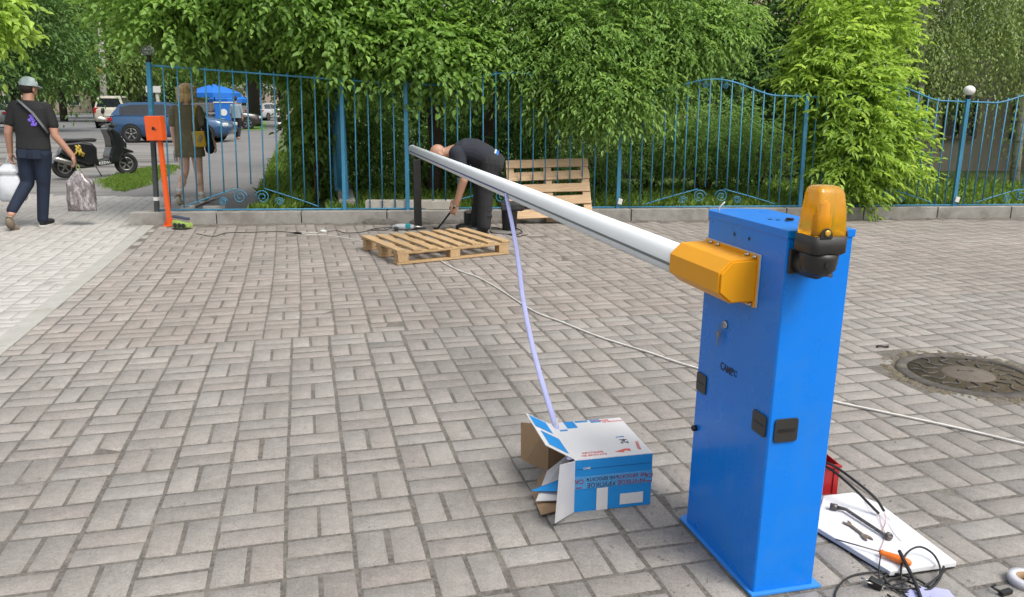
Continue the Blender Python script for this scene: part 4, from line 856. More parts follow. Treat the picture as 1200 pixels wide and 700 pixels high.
# screwdriver
a, b_, c_ = gz(979, 632, zb+.010), gz(1031, 647, zb+.014), gz(1068, 661, zb+.014); sc = empty('screwdriver', b_, 0, 'screwdriver with bright orange handle on the near corner of the white board', 'screwdriver')
MB().tube([a-b_, b_-b_+Vector((.004, 0, 0))], [.0022, .0022], 8).build('blade', steel, sc)
hd = (c_-b_); MB().tube([hd*t_ for t_ in (0, .06, .12, .3, .55, .75, .93, 1)], [.0075, .0105, .0085, .0105, .0125, .0125, .0105, .006], 12).build('handle', mat('orange_handle', (.90, .20, .02), .4, var=.05), sc)
# cables
cable_m = blk_rub
def cable(mb, pts, r_=.0032, n=6, k=6):      # catmull-rom through points
    P = [Vector(p) for p in pts]; P = [P[0]*2-P[1]]+P+[P[-1]*2-P[-2]]; out = []
    for i in range(1, len(P)-2):
        for j in range(k):
            t_ = j/k; p0, p1_, p2_, p3_ = P[i-1:i+3]; out.append(.5*((2*p1_)+(p2_-p0)*t_+(2*p0-5*p1_+4*p2_-p3_)*t_*t_+(3*p1_-p0-3*p2_+p3_)*t_**3))
    out.append(P[-2]); mb.tube(out, r_, n)
# black cable bundle with plug, bottom right
cb = empty('cable_coil', G(1060, 690), 0, 'tangled coil of black cable with a plug in front of the white board', 'cable'); co = cb.location
def W(*q): return [G(u, v, z)-co for (u, v, z) in q]
mb = MB()
cable(mb, W((978, 712, .004), (980, 692, .004), (996, 676, .006), (1028, 671, .012), (1066, 676, .01), (1090, 690, .006), (1086, 705, .004), (1058, 708, .004), (1040, 697, .006)))
cable(mb, W((1058, 690, .004), (1056, 666, .03), (1063, 648, .05), (1078, 641, .055), (1094, 650, .045), (1102, 668, .028), (1096, 684, .012), (1082, 694, .008), (1064, 698, .006)))
cable(mb, W((1038, 683, .01), (1050, 678, .008), (1070, 684, .014), (1086, 692, .01), (1100, 680, .02), (1106, 664, .03)), .0036)
cable(mb, W((1040, 688, .01), (1056, 690, .012), (1074, 690, .01), (1092, 682, .018), (1108, 668, .03)), .0036)
cable(mb, W((1036, 690, .01), (1052, 684, .016), (1066, 678, .018), (1046, 672, .012), (1036, 678, .008), (1052, 692, .006), (1074, 696, .008)))
cable(mb, W((1046, 700, .004), (1060, 704, .004), (1078, 700, .006), (1070, 690, .01), (1058, 694, .01)))
mb.build('cable', cable_m, cb)
mb = MB(); cable(mb, W((1054, 646, .055), (1062, 662, .045), (1072, 682, .028), (1080, 704, .012), (1084, 718, .006)), .0058, 8); mb.build('cable_end', cable_m, cb)
mb = MB(); cable(mb, W((1031, 686, .014), (1030, 668, .026), (1032, 650, .04)), .002); mb.build('thin_wire', cable_m, cb)
q = G(1026, 684, .015)-co; pg = MB().box(q, (.040, .024, .026), (R(8), R(12), R(-35)), .005).build('plug', blk, cb)
mb = MB()
for s_ in (-1, 1): mb.tube([q+Vector((-.012, .008*s_, .004)), q+Vector((-.036, .008*s_+.012, .006))], .0022, 8)
mb.build('prongs', chrome, pg)
# cables leaving the cabinet's back and ending over the board
root = empty('supply_cables', G(968, 545), 0, 'two black cables arching from behind the barrier onto the white board', 'cable'); co = root.location
for pts_, in (([(955, 542, .13), (975, 545, .14), (1005, 566, .12), (1026, 584, .085), (1036, 599, .045)],), ([(955, 544, .12), (972, 549, .125), (1000, 572, .10), (1018, 590, .06), (1030, 602, .035)],)):
    mb = MB(); cable(mb, W(*pts_), .0048, 8); mb.build('cable', cable_m, root)
wire_r = mat('wire_pink', (.55, .25, .22), .5); wire_w = mat('wire_white', (.7, .68, .7), .5)
for pts_, m_ in (([(1036, 599, .045), (1038, 612, .03), (1034, 622, .03), (1036, 632, .028), (1031, 645, .03)], wire_r), ([(1036, 599, .045), (1041, 612, .03), (1048, 625, .027), (1056, 634, .027)], wire_w), ([(1030, 602, .035), (1040, 606, .028), (1044, 610, .027)], wire_w), ([(1030, 602, .035), (1033, 615, .028), (1040, 630, .03)], wire_r), ([(1030, 602, .035), (1018, 594, .03), (1014, 586, .028)], wire_w)):
    mb = MB(); cable(mb, W(*pts_), .0011, 5); mb.build('core_wire', m_, root)
# red tool case behind the cabinet
rt = empty('red_case', (1.205, 2.90, 0), R(8), 'open red plastic tool case half hidden behind the barrier', 'case')
redm = mat('red_plastic', (.42, .014, .018), .4, var=.1, scale=10, bump=.1)
mb = MB(); th_ = .004
for c_, d_ in (((0, -.07, .06), (.24, th_, .12)), ((0, .07, .06), (.24, th_, .12)), ((-.118, 0, .06), (th_, .136, .12)), ((.118, 0, .06), (th_, .136, .12)), ((0, 0, .003), (.23, .134, .005))): mb.box(c_, d_, None, .001)
for x_ in (-.1, -.03, .04, .10): mb.box((x_, -.0745, .058), (.005, .005, .10), None, .001)
mb.box((0, -.076, .114), (.25, .008, .010), None, .002); mb.build('tray', redm, rt); mb = MB(); mb.tube([(.05+.05*math.cos(t_), .055, .115+.04*math.sin(t_)) for t_ in np.linspace(0, math.pi, 10)], .007, 8); mb.build('handle', redm, rt)
mb = MB()
for q in range(9): mb.tube([(random.uniform(-.1, .1), random.uniform(-.05, .05), .05), (random.uniform(-.1, .1), random.uniform(-.05, .05), random.uniform(.10, .13))], random.uniform(.004, .009), 7)
mb.build('contents', mat('red_contents', (.35, .05, .05), .5, var=.4), rt)
rt.location = G(934, 571)
# tape roll at the corner, clip, bluish bag
g = G(1203, 684); tr_ = empty('tape_roll', g, 0, 'roll of white tape lying at the lower right corner', 'tape')
MB().lathe([(.030, .0), (.052, 0), (.052, .022), (.030, .022), (.030, .0)], (0, 0, .001), 32, caps=False).build('roll', mat('tape_white', (.62, .62, .66), .4, var=.1), tr_)
MB().lathe([(.026, .0), (.0295, 0), (.0295, .0215), (.026, .0215), (.026, .0)], (0, 0, .001), 32, caps=False).build('core', card, tr_)
g = G(1178, 697); mb = MB(); mb.box((0, 0, .008), (.045, .016, .014), (0, 0, .4), .003); mb.tube([(-.02, 0, .012), (-.035, .012, .018), (-.02, .022, .018)], .004, 6); o = mb.build('spring_clip', blk); o.location = g; tag(o, 'small black clip beside the tape roll', 'clip')
mb = MB(); g = G(1112, 712)
vs = [[mb.bm.verts.new((x_*.02+random.uniform(-.003, .003), y_*.02, .004+abs(math.sin(x_*1.3+y_*.8))*.012*(1-((x_-3)/4)**2))) for x_ in range(8)] for y_ in range(6)]
for y_ in range(5):
    for x_ in range(7): mb.bm.faces.new((vs[y_][x_], vs[y_][x_+1], vs[y_+1][x_+1], vs[y_+1][x_])).smooth = True
o = mb.build('crumpled_film', mat('film_violet', (.45, .46, .72), .25, var=.1)); o.location = g+Vector((-.10, -.02, 0)); tag(o, 'crumpled pale violet plastic film under the black cable coil', 'film')

# ============================================================ CORDS ON THE GROUND
cord_w = mat('cord_white', (.80, .78, .74), .5, var=.08, dirt=(.4, .36, .3), dscale=12, damt=.5)
mb = MB(); cable(mb, [G(u, v, .008) for (u, v) in ((1290, 541), (1200, 520), (1120, 501), (1050, 486), (975, 470), (900, 452), (812, 430), (760, 413), (700, 394), (660, 378), (628, 366), (605, 352), (585, 339), (560, 325), (540, 318), (520, 308), (512, 300))], .0055, 6)
tag(mb.build('white_cord', cord_w), 'long white cord running across the paving past the barrier', 'cord')
mb = MB(); cable(mb, [G(u, v, .005) for (u, v) in ((427, 283), (405, 279), (385, 276), (360, 275), (343, 272), (358, 272.5), (372, 273))], .004, 6); tag(mb.build('white_cord', cord_w), 'short white cord lying on the paving left of the flat pallet', 'cord')
root = empty('extension_cord', G(300, 272), 0, 'thin black extension cord with white plug lying along the kerb', 'cord'); co = root.location
mb = MB(); cable(mb, W(*[(u, v, .005) for (u, v) in ((230, 274), (250, 277), (266, 273), (290, 272.5), (320, 271.5), (336, 272), (344, 273))]), .004, 6); mb.build('cable', blk_rub, root)
mb = MB(); cable(mb, W(*[(u, v, .005) for (u, v) in ((384, 271.5), (395, 270.5), (405, 273), (425, 272), (440, 268), (462, 266))]), .004, 6); mb.build('cable', blk_rub, root)
mb = MB(); q = G(379, 271, .012)-co; mb.tube([q-Vector((.04, 0, 0)), q-Vector((.01, 0, 0)), q+Vector((.03, 0, 0))], [.008, .017, .012], 10); mb.build('plug', white_p, root)
mb = MB(); q = G(349, 273, .012)-co; mb.tube([q-Vector((.05, -.01, 0)), q, q+Vector((.05, -.03, 0))], [.008, .014, .01], 10); mb.build('socket', blk, root)
# green power tool by the kerb end
gt = empty('green_sander', G(214, 268), R(-18), 'lime green and black power tool lying at the foot of the orange post', 'power tool')
grn = mat('lime_plastic', (.30, .42, .10), .45, var=.12, scale=20); dgr = mat('tool_dark', (.03, .03, .035), .5)
MB().box((-.04, 0, .045), (.16, .09, .075), (0, R(8), 0), .02).build('body', grn, gt); MB().box((.07, 0, .04), (.09, .10, .06), (0, R(-10), 0), .018).build('head', grn, gt)
MB().box((-.06, .06, .115), (.20, .05, .03), (0, R(8), R(10)), .01).build('handle', mat('tool_blue', (.06, .075, .12), .5), gt)
mb = MB()
for x_ in (-.06, .0, .06): mb.lathe([(.026, 0), (.026, .006)], (x_, -.046-(.005 if x_ > .05 else 0), .042), 14, (R(90), 0, 0))
mb.build('dark_vents', dgr, gt)
mb = MB(); cable(mb, [(.12, .0, .012), (.10, -.09, .006), (.0, -.11, .005), (-.06, -.09, .005), (.0, -.06, .005), (.10, -.06, .005)], .004); mb.build('cord', blk_rub, gt)
# drill lying behind pallet
dr = empty('power_drill', G(472, 270), R(5), 'grey and teal power drill lying behind the flat pallet by the black stand', 'drill')
MB().tube([(-.12, 0, .035), (-.06, 0, .04), (.02, 0, .04), (.08, 0, .04), (.13, 0, .038)], [.02, .035, .036, .03, .022], 12).build('body', mat('drill_grey', (.45, .47, .5), .4, var=.3), dr)
MB().tube([(.13, 0, .038), (.17, 0, .038), (.26, 0, .036)], [.02, .012, .006], 10).build('chuck', chrome, dr); MB().box((.06, 0, .05), (.06, .075, .05), None, .01).build('housing', mat('teal_plastic', (.02, .28, .33), .45), dr)
MB().box((-.07, -.05, .03), (.04, .10, .035), (0, 0, R(10)), .01).build('grip', dgr, dr)
mb = MB(); cable(mb, [(-.12, 0, .03), (-.2, -.02, .006), (-.28, .01, .005), (-.36, -.02, .005)], .005); mb.build('cord', blk_rub, dr)

# black bucket-like crate behind the worker, stool-like tool tower
cr = empty('plastic_bucket', G(553, 268), R(6), 'small dark square bucket with stones between the worker and the black stand', 'bucket')
dk = mat('dark_bucket', (.030, .033, .036), .5, var=.3, scale=9, dirt=(.12, .11, .1), dscale=8, damt=.5)
b0 = MB(); 
def tray(mb, w0, w1, h_, t_=.008):
    for s_ in (-1, 1):
        mb.beam((s_*w0/2, -w0/2, h_/2), (s_*w0/2, w0/2, h_/2), t_, h_); mb.beam((-w0/2+t_, s_*w0/2, h_/2), (w0/2-t_, s_*w0/2, h_/2), t_, h_)
    mb.box((0, 0, .006), (w0-t_, w0-t_, .008)); return mb
tray(b0, .17, .17, .19).build('tub', dk, cr); mb = MB(); mb.beam((-.09, -.088, .178), (.09, -.088, .178), .012, .016); mb.build('rim', dk, cr)
mb = MB(); mb.box((.04, .0, .20), (.07, .07, .07), (.2, .3, .4), .012); mb.box((-.03, .01, .17), (.08, .09, .06), (.4, .1, .2), .015); mb.build('stones', mat('brick_stone', (.28, .24, .2), .9, var=.3, scale=20), cr)
tb = empty('black_plastic_drum', G(597, 271), 0, 'black lidded plastic drum standing behind the peeled strip', 'container')
mb = MB(); mb.lathe([(.080, 0), (.092, .22), (.092, .235)], n=26); mb.build('drum', dk, tb); mb = MB(); mb.box((.035, 0, .275), (.27, .24, .085), None, .02); mb.box((.035, 0, .24), (.22, .20, .03), None, .01); mb.build('lid', dk, tb)
MB().tube([(.16, 0, .27), (.22, -.01, .275), (.28, -.02, .285), (.31, -.02, .30)], [.03, .028, .02, .008], 10).build('handle', dk, tb)
mb = MB(); mb.lathe([(.17, 0), (.175, .008), (.165, .012), (.0005, .012)], n=28, caps=False); o = mb.build('tray_disc', mat('disc_grey', (.20, .19, .18), .7)); o.location = G(592, 272)+Vector((0, 0, .002)); tag(o, 'flat grey round tray under the black drum', 'tray'); tb.location.z = .015
mb = MB(); cable(mb, [G(u, v, .006) for (u, v) in ((565, 270), (582, 267), (600, 275), (612, 272), (600, 266), (586, 270), (604, 277), (618, 275))], .005); tag(mb.build('hose', blk_rub), 'dark looped hose on the paving at the foot of the black drum', 'hose')

# ============================================================ PEOPLE
skin = mat('skin', (.50, .27, .19), .5, var=.08, scale=12); skin_tan = mat('skin_tanned', (.45, .25, .17), .5, var=.1, scale=12)
def seg(mb, a, b, ra, rb, n=14):     # tapered capsule
    a, b = Vector(a), Vector(b); mb.tube([a, a.lerp(b, .5), b], [ra, (ra+rb)/2, rb], n); mb.ell(a, (ra,)*3, None, 12); mb.ell(b, (rb,)*3, None, 12)
def chain(mb, pts, rs):
    for i in range(len(pts)-1): seg(mb, pts[i], pts[i+1], rs[i], rs[i+1])
def hand(mb, w_, d, side, pn, curl=.5, s=1.0):
    """palm + 4 fingers + thumb. w_ wrist, d fingers' direction, side = thumb side, pn = palm facing direction"""
    w_, d, side, pn = Vector(w_), Vector(d).normalized(), Vector(side).normalized(), Vector(pn).normalized()
    Mr = Matrix((side, d, pn)).transposed(); mb.ell(w_+d*.045*s, (.040*s, .052*s, .016*s), Mr, 12); seg(mb, w_, w_+d*.03*s, .026*s, .026*s)
    for k, (off, ln) in enumerate(((.028, .074), (.010, .082), (-.009, .076), (-.026, .060))):
        p = w_+d*.080*s+side*off*s; a_ = 0; q = w_+d*.05*s+side*off*.9*s; seg(mb, q, p, .010*s, .0095*s, 8)
        for j in range(3):
            a_ += curl*(.9 if j else .5); dd = d*math.cos(a_)+pn*math.sin(a_); p2 = p+dd*ln*s*(.42, .32, .26)[j]; seg(mb, p, p2, .0092*s-.0008*j*s, .0085*s-.0008*j*s, 8); p = p2
    t0 = w_+d*.02*s+side*.026*s; t1 = t0+(side*.75+d*.65+pn*.25)*.034*s; t2 = t1+(d*.85+side*.25+pn*.45)*.03*s; t3 = t2+(d*.8+pn*.6)*.022*s; seg(mb, t0, t1, .013*s, .011*s, 8); seg(mb, t1, t2, .011*s, .0095*s, 8); seg(mb, t2, t3, .0095*s, .008*s, 8)
def head(mb, c, fwd, up, s=1.0):
    c, f, u = Vector(c), Vector(fwd).normalized(), Vector(up).normalized(); sx = f.cross(u).normalized(); u = sx.cross(f)
    Mr = Matrix((sx, f, u)).transposed(); P = lambda a_, b__, z: c+(sx*a_+f*b__+u*z)*s
    mb.ell(P(0, -.012, .025), (.075*s, .092*s, .088*s), Mr, 20); mb.ell(P(0, .022, -.035), (.058*s, .066*s, .072*s), Mr, 16); mb.ell(P(0, .055, -.088), (.030*s, .026*s, .022*s), Mr, 10)
    mb.ell(P(0, .093, -.025), (.012*s, .020*s, .022*s), Mr, 8); mb.ell(P(0, .084, -.058), (.026*s, .012*s, .012*s), Mr, 8); mb.ell(P(0, .072, .018), (.05*s, .014*s, .010*s), Mr, 8)
    for q in (-1, 1): mb.ell(P(q*.077, -.008, -.018), (.010*s, .020*s, .032*s), Mr, 8); mb.ell(P(q*.03, .078, -.002), (.014*s, .008*s, .008*s), Mr, 8)
    return P, Mr
def eyes(P, root, s=1.0):
    mb = MB()
    for q in (-1, 1): mb.ell(P(q*.03, .083, 0), (.011*s, .006*s, .006*s), None, 8)
    mb.build('eyes', mat('eye', (.04, .03, .025), .2), root)
def torso(mb, rings):     # rings: (centre, rx, ry, rotation matrix-or-None)
    n = 20; vs = []
    for c, rx, ry, X, Y in rings:
        c, X, Y = Vector(c), Vector(X), Vector(Y); vs.append([mb.bm.verts.new(c+X*(rx*abs(math.cos(t_))**.85*math.copysign(1, math.cos(t_)))+Y*(ry*math.sin(t_))) for t_ in np.linspace(0, 2*math.pi, n, endpoint=False)])
    for A_, B_ in zip(vs, vs[1:]):
        for j in range(n): mb.bm.faces.new((A_[j], A_[(j+1) % n], B_[(j+1) % n], B_[j]))
    mb.bm.faces.new(vs[0][::-1]); mb.bm.faces.new(vs[-1])
X_, Y_, Z_ = (1, 0, 0), (0, 1, 0), (0, 0, 1)
def tors(z, rx, ry, cx=0, cy=0): return ((cx, cy, z), rx, ry, X_, Y_)
def shoe(mb, heel, toe_dir, up, L_=.27, w_=.048, h_=.045):
    h, d, u = Vector(heel), Vector(toe_dir).normalized(), Vector(up).normalized(); s_ = d.cross(u).normalized(); u = s_.cross(d); Mr = Matrix((s_, d, u)).transposed()
    mb.ell(h+d*.06+u*.045, (w_*.85, .075, h_+.012), Mr, 14); mb.ell(h+d*(L_*.62)+u*.034, (w_, L_*.36, h_*.8), Mr, 14); return Mr, s_, u, d
def sole(h, d, u, L_=.27, w_=.044, th_=.022):
    h, d, u = Vector(h), Vector(d).normalized(), Vector(u).normalized(); s_ = d.cross(u).normalized(); u = s_.cross(d); mb = MB()
    pl_ = [(-.7, .02), (-.9, .06), (-.7, .3), (-.75, .45), (-1.05, .66), (-.9, .86), (-.4, .98), (.2, 1.0), (.75, .92), (1.0, .72), (.85, .45), (.75, .3), (.85, .07), (.6, .0), (0, -.03)]
    mb.prism([(a_*w_, b__*L_) for a_, b__ in pl_], 0, th_, frame(h, s_, d) if s_.cross(d).dot(u) > 0 else frame(h+u*th_, s_, d), .004); return mb

# --- man in cap, seen from behind, walking away (local +Y = away)
denim = mat('denim', (.009, .018, .042), .85, var=.35, scale=9, bump=.5, bscale=35); tee_b = mat('tee_black', (.018, .018, .02), .9, var=.2, scale=6, bump=.6, bscale=14)
mg = G(46, 266); man = empty('person', mg, R(8), 'man in black t-shirt, jeans and pale cap walking away with a bag in each hand', 'person'); man.rotation_euler = (0, R(3.5), R(8))
b = MB(); hc = Vector((-.02, .04, 1.56)); P, Mh = head(b, hc, (.45, .9, -.05), Z_)
chain(b, [hc+Vector((0, -.02, -.07)), (-.02, 0, 1.38)], [.055, .062]); torso(b, [tors(1.40, .07, .06), tors(1.34, .17, .085), tors(1.2, .165, .10), tors(1.02, .145, .09), tors(.92, .16, .10), tors(.84, .14, .10)])
chain(b, [(-.185, .0, 1.33), (-.25, -.01, 1.06), (-.27, .05, .84)], [.055, .043, .030]); chain(b, [(.185, 0, 1.33), (.24, -.01, 1.05), (.385, .06, .83)], [.055, .043, .030])
chain(b, [(-.09, 0, .86), (-.10, .02, .48), (-.18, -.25, .17)], [.085, .056, .04]); chain(b, [(.09, 0, .86), (.06, .03, .46), (.03, .02, .07)], [.085, .056, .04])
hand(b, (-.27, .05, .83), (-.02, .03, -1), (0, 1, 0), (1, 0, 0), .75); hand(b, (.385, .06, .83), (.25, .05, -1), (0, 1, 0), (-1, 0, -.25), .75)
voxel('body', b, skin, man, .0075, 2)
b = MB(); torso(b, [tors(1.425, .075, .07), tors(1.39, .15, .09), tors(1.34, .205, .105), tors(1.2, .19, .125, 0, .0), tors(1.02, .172, .118), tors(.93, .178, .124), tors(.885, .182, .128)])
for q in (-1, 1): chain(b, [(q*.165, 0, 1.345), (q*.222, -.005, 1.17)], [.070, .060])
shirt = voxel('shirt', b, tee_b, man, .009, 3)
b = MB(); torso(b, [tors(.955, .165, .112), tors(.86, .178, .125), tors(.78, .17, .12)]); chain(b, [(-.085, 0, .84), (-.10, .02, .50), (-.178, -.225, .215)], [.103, .072, .056]); chain(b, [(.085, 0, .84), (.065, .03, .48), (.035, .02, .09)], [.103, .070, .058])
jeans = voxel('jeans', b, denim, man, .009, 3)
for sx_ in (-1, 1): MB().box((sx_*.075, -.124, .84), (.085, .006, .10), (R(-6), 0, 0), .003).build('pocket', mat('denim_light', (.010, .020, .045), .85), jeans)
b = MB(); shoe(b, (-.19, -.275, .145), (.1, .55, -.83), (0, -.83, -.55)); sh = voxel('shoe', b, mat('shoe_tan', (.20, .16, .12), .8), man, .008, 2); sole((-.19, -.29, .16), (.1, .55, -.83), (0, -.83, -.55)).build('sole', mat('sole_tan', (.28, .23, .18), .8, var=.3, scale=60, bump=.5), sh)
b = MB(); shoe(b, (.03, -.02, .012), (.12, 1, 0), Z_); sh = voxel('shoe', b, mat('shoe_black', (.015, .015, .016), .7), man, .008, 2); sole((.03, -.03, .0), (.12, 1, 0), Z_).build('sole', mat('sole_white', (.6, .58, .54), .7), sh)
b = MB(); b.ell(hc+Vector((-.005, -.012, .045)), (.088, .102, .076), Mh, 20); hr = MB(); hr.ell(hc+Vector((-.01, -.028, -.005)), (.078, .085, .07), Mh, 16); voxel('hair', hr, mat('hair_dark', (.018, .013, .010), .8, bump=.6), man, .007, 1)
b2 = MB(); b2.lathe([(.093, 0), (.094, .03), (.080, .068), (.045, .095), (.0005, .104)], hc+Vector((0, -.012, .020)), 24, Mh, caps=False); cap = b2.build('cap', mat('cap_cloth', (.42, .52, .55), .85, var=.1, scale=20, bump=.4), man)
MB().prism([(.075*math.cos(R(a_)), .09*math.sin(R(a_))) for a_ in range(0, 181, 15)], 0, .008, Matrix.Translation(hc+Vector((0, 0, .025))) @ Mh.to_4x4() @ Matrix.Translation((0, .065, -.004)) @ Matrix.Rotation(R(-12), 4, 'X')).build('visor', MATS['cap_cloth'], cap)
mb = MB(); mb.tube([(-.10, -.075, 1.425), (-.03, -.118, 1.38), (.07, -.128, 1.29), (.15, -.115, 1.17), (.185, -.05, 1.08)], [.02]*5, 8, flat=.2); mb.build('strap', mat('strap_grey', (.15, .16, .18), .8), man)
mb = MB()   # violet ink splash printed on the back
for q in range(26):
    a_ = random.random()*6.28; l_ = random.uniform(.02, .11); mb.ell((.055+.4*l_*math.cos(a_), -.123+.002*random.random(), 1.205+.6*l_*math.sin(a_)), (random.uniform(.008, .022), .004, random.uniform(.006, .018)), (0, a_, 0), 8)
mb.build('back_print', mat('print_violet', (.22, .14, .75), .7), shirt)
# bags hang from the hands: things of their own
wg = man.matrix_basis
bgw = Matrix.Translation(mg) @ Euler((0, R(3.5), R(8))).to_matrix().to_4x4()
def bag(name, label, top, w_, d_, h_, m, ties, seed, sag=.15, boxy=False):
    T0 = bgw @ Vector(top); e = empty(name, (T0.x, T0.y, T0.z-h_-.06), R(8), label, 'bag'); r = np.random.default_rng(seed); n = 28; rings = []
    for k, f in enumerate(np.linspace(0, 1, 16)):
        s_ = math.sin(math.pi*min(1, f*1.05+.12))**.35 if f < .8 else 1-(f-.8)*3.2; s_ = max(.12, s_*(1-sag*f)); s_ = s_ if not boxy else (.92+.08*min(1, f*6)-.12*f if f < .72 else max(.22, .91-(f-.72)*2.6)); ring = []
        for t_ in np.linspace(0, 2*math.pi, n, endpoint=False):
            w1 = 1+.045*math.sin(5*t_+f*7+seed)+.03*math.sin(11*t_-f*13)+.02*r.normal(); ring.append((w_/2*s_*w1*abs(math.cos(t_))**(.4 if boxy else .7)*math.copysign(1, math.cos(t_)), d_/2*s_*w1*math.sin(t_), f*h_))
        rings.append(ring)
    loftrings(rings).build('sack', m, e); mb = MB(); mb.tube([(-w_*.08, 0, h_*.97), (-.015, 0, h_+.045), (0, 0, h_+.075), (.015, 0, h_+.045), (w_*.08, 0, h_*.97)], .006, 6); mb.build('handle', ties, e); return e
plast = mat('plastic_white', (.66, .69, .74), .35, var=.08, scale=10, bump=.4, bscale=18); 
clear = mat('bag_clear', (.19, .165, .17), .15, var=.55, scale=34, bump=.6, bscale=26, dirt=(.80, .76, .78), dscale=11, damt=.65, coat=.6, stretch=(1.6, 1.6, .7))  # pale dirt blotches are the plastic's white highlights, painted into the colour
bag('carrier_bag', 'white plastic carrier bag in the left hand of the man in the cap', (-.30, .05, .76), .34, .24, .42, plast, plast, 1)
bag('knitwear_bag', 'clear plastic bag of grey knitwear in the right hand of the capped man', (.43, .07, .72), .32, .16, .46, clear, mat('tie_green', (.22, .3, .08), .6), 2, boxy=True)
# --- woman in olive dress
wgp = G(228, 238); wo = empty('person', wgp, R(10), 'blonde woman in short olive dress walking away with a yellow shoulder bag', 'person'); s = 1
b = MB(); hc = Vector((.02, .02, 1.545)); P, Mh = head(b, hc, (.15, 1, 0), Z_, .97)
chain(b, [hc+Vector((0, -.02, -.08)), (.02, 0, 1.36)], [.045, .052]); torso(b, [tors(1.36, .06, .05), tors(1.31, .15, .075), tors(1.18, .14, .09), tors(1.03, .12, .085), tors(.9, .15, .1), tors(.82, .14, .1)])
chain(b, [(-.16, 0, 1.3), (-.205, -.01, 1.04), (-.20, .04, .82)], [.045, .036, .025]); chain(b, [(.17, 0, 1.3), (.24, -.02, 1.05), (.33, .06, .84)], [.045, .036, .025])
chain(b, [(-.08, 0, .84), (-.10, .04, .46), (-.15, -.18, .17)], [.092, .060, .037]); chain(b, [(.08, 0, .84), (.085, .04, .46), (.10, .02, .07)], [.092, .060, .037])
for kx, ky in ((-.12, -.075), (.09, .01)): b.ell((kx, ky, .34), (.056, .058, .11), None, 10)
hand(b, (-.20, .04, .81), (0, .05, -1), (0, 1, 0), (1, 0, 0), .6, .9); hand(b, (.33, .06, .83), (.2, .1, -1), (0, 1, 0), (-1, 0, 0), .5, .9); voxel('body', b, mat('skin_pale', (.85, .56, .44), .5, var=.08), wo, .0075, 2)
b = MB(); torso(b, [tors(1.375, .075, .065), tors(1.34, .14, .08), tors(1.30, .178, .09), tors(1.15, .168, .108), tors(1.0, .172, .115), tors(.85, .192, .13), tors(.70, .205, .14), tors(.66, .206, .14)])
for q, a_ in ((-1, 0), (1, .015)): chain(b, [(q*.155, 0, 1.31), (q*(.195+a_), -.005, 1.12)], [.068, .06])
voxel('dress', b, mat('olive_cloth', (.19, .17, .105), .9, var=.2, scale=7, bump=.7, bscale=12), wo, .009, 3)
b = MB(); b.ell(hc+Vector((0, -.02, .03)), (.118, .118, .100), Mh, 20); b.ell(hc+Vector((0, -.035, -.05)), (.135, .095, .080), Mh, 16)
for q in range(22): a_ = random.uniform(math.pi*.95, math.pi*2.05); b.ell(hc+Vector((.115*math.cos(a_), .085*math.sin(a_)-.01, random.uniform(-.11, .05))), (.032, .030, .045), None, 8)
voxel('hair', b, mat('hair_blond', (.72, .48, .24), .6, var=.35, scale=18, bump=.9, bscale=40, stretch=(3, 3, .6)), wo, .008, 1)
shw = mat('sneaker_cream', (.58, .54, .42), .75, var=.1)
b = MB(); shoe(b, (-.16, -.24, .14), (.05, .6, -.8), (0, -.8, -.6), .24, .044, .04); sh = voxel('shoe', b, shw, wo, .008, 2); sole((-.16, -.255, .15), (.05, .6, -.8), (0, -.8, -.6), .24, .041).build('sole', mat('sole_brown', (.2, .15, .09), .8, var=.3), sh)
b = MB(); shoe(b, (.10, -.02, .012), (.2, 1, 0), Z_, .24, .044, .04); sh = voxel('shoe', b, shw, wo, .008, 2); sole((.10, -.03, 0), (.2, 1, 0), Z_, .24, .041).build('sole', white_p, sh)
for (px_, pyy, pz) in ((-.148, -.17, .17), (.10, .02, .10)): MB().lathe([(.044, 0), (.044, .06)], (px_, pyy, pz), 14).build('sock', white_p, wo)
mb = MB(); mb.lathe([(.032, 0), (.032, .035)], (-.203, .02, .93), 14); mb.build('wristband', blk, wo)
T0 = Matrix.Translation(wgp) @ Matrix.Rotation(R(10), 4, 'Z')
sb = empty('shoulder_bag', T0 @ Vector((.17, -.09, .80)), R(10), 'yellow handbag hanging by its strap from the shoulder of the woman in the olive dress', 'bag'); yb = mat('bag_yellow', (.68, .42, .02), .5, var=.1, scale=14, bump=.2)
MB().box((0, -.06, .11), (.17, .08, .22), (0, R(-4), 0), .02).build('pouch', yb, sb); MB().tube([(-.05, -.055, .21), (-.06, -.04, .36), (-.03, -.015, .53), (-.02, .07, .575), (.0, .16, .54)], .017, 8, flat=.3).build('strap', yb, sb)
MB().box((.02, -.105, .12), (.045, .02, .10), (0, R(25), 0), .006).build('clasp_scarf', mat('scarf_beige', (.35, .28, .18), .8), sb)
jk = MB(); chain(jk, [T0 @ Vector(q_)-(T0 @ Vector((.24, 0, .95))) for q_ in ((.215, -.01, 1.18), (.26, -.015, .98), (.275, .0, .76))], [.045, .055, .065]); jk = voxel('jacket', jk, mat('jacket_navy', (.012, .015, .025), .85, bump=.6, bscale=15), None, .009, 3); jk.location = T0 @ Vector((.24, 0, .95)); tag(jk, 'dark navy jacket draped over the right arm of the woman', 'jacket')
ph = T0 @ Vector((-.205, .03, .70)); bt = empty('water_bottle', ph, 0, 'small clear bottle in the left hand of the woman', 'bottle'); MB().lathe([(.024, -.11), (.027, -.09), (.026, .02), (.012, .05), (.012, .06)], n=14).build('bottle_body', mat('bottle_clear', (.7, .75, .78), .15, trans=.6), bt); MB().lathe([(.014, .061), (.014, .078)], n=12).build('cap', white_p, bt)

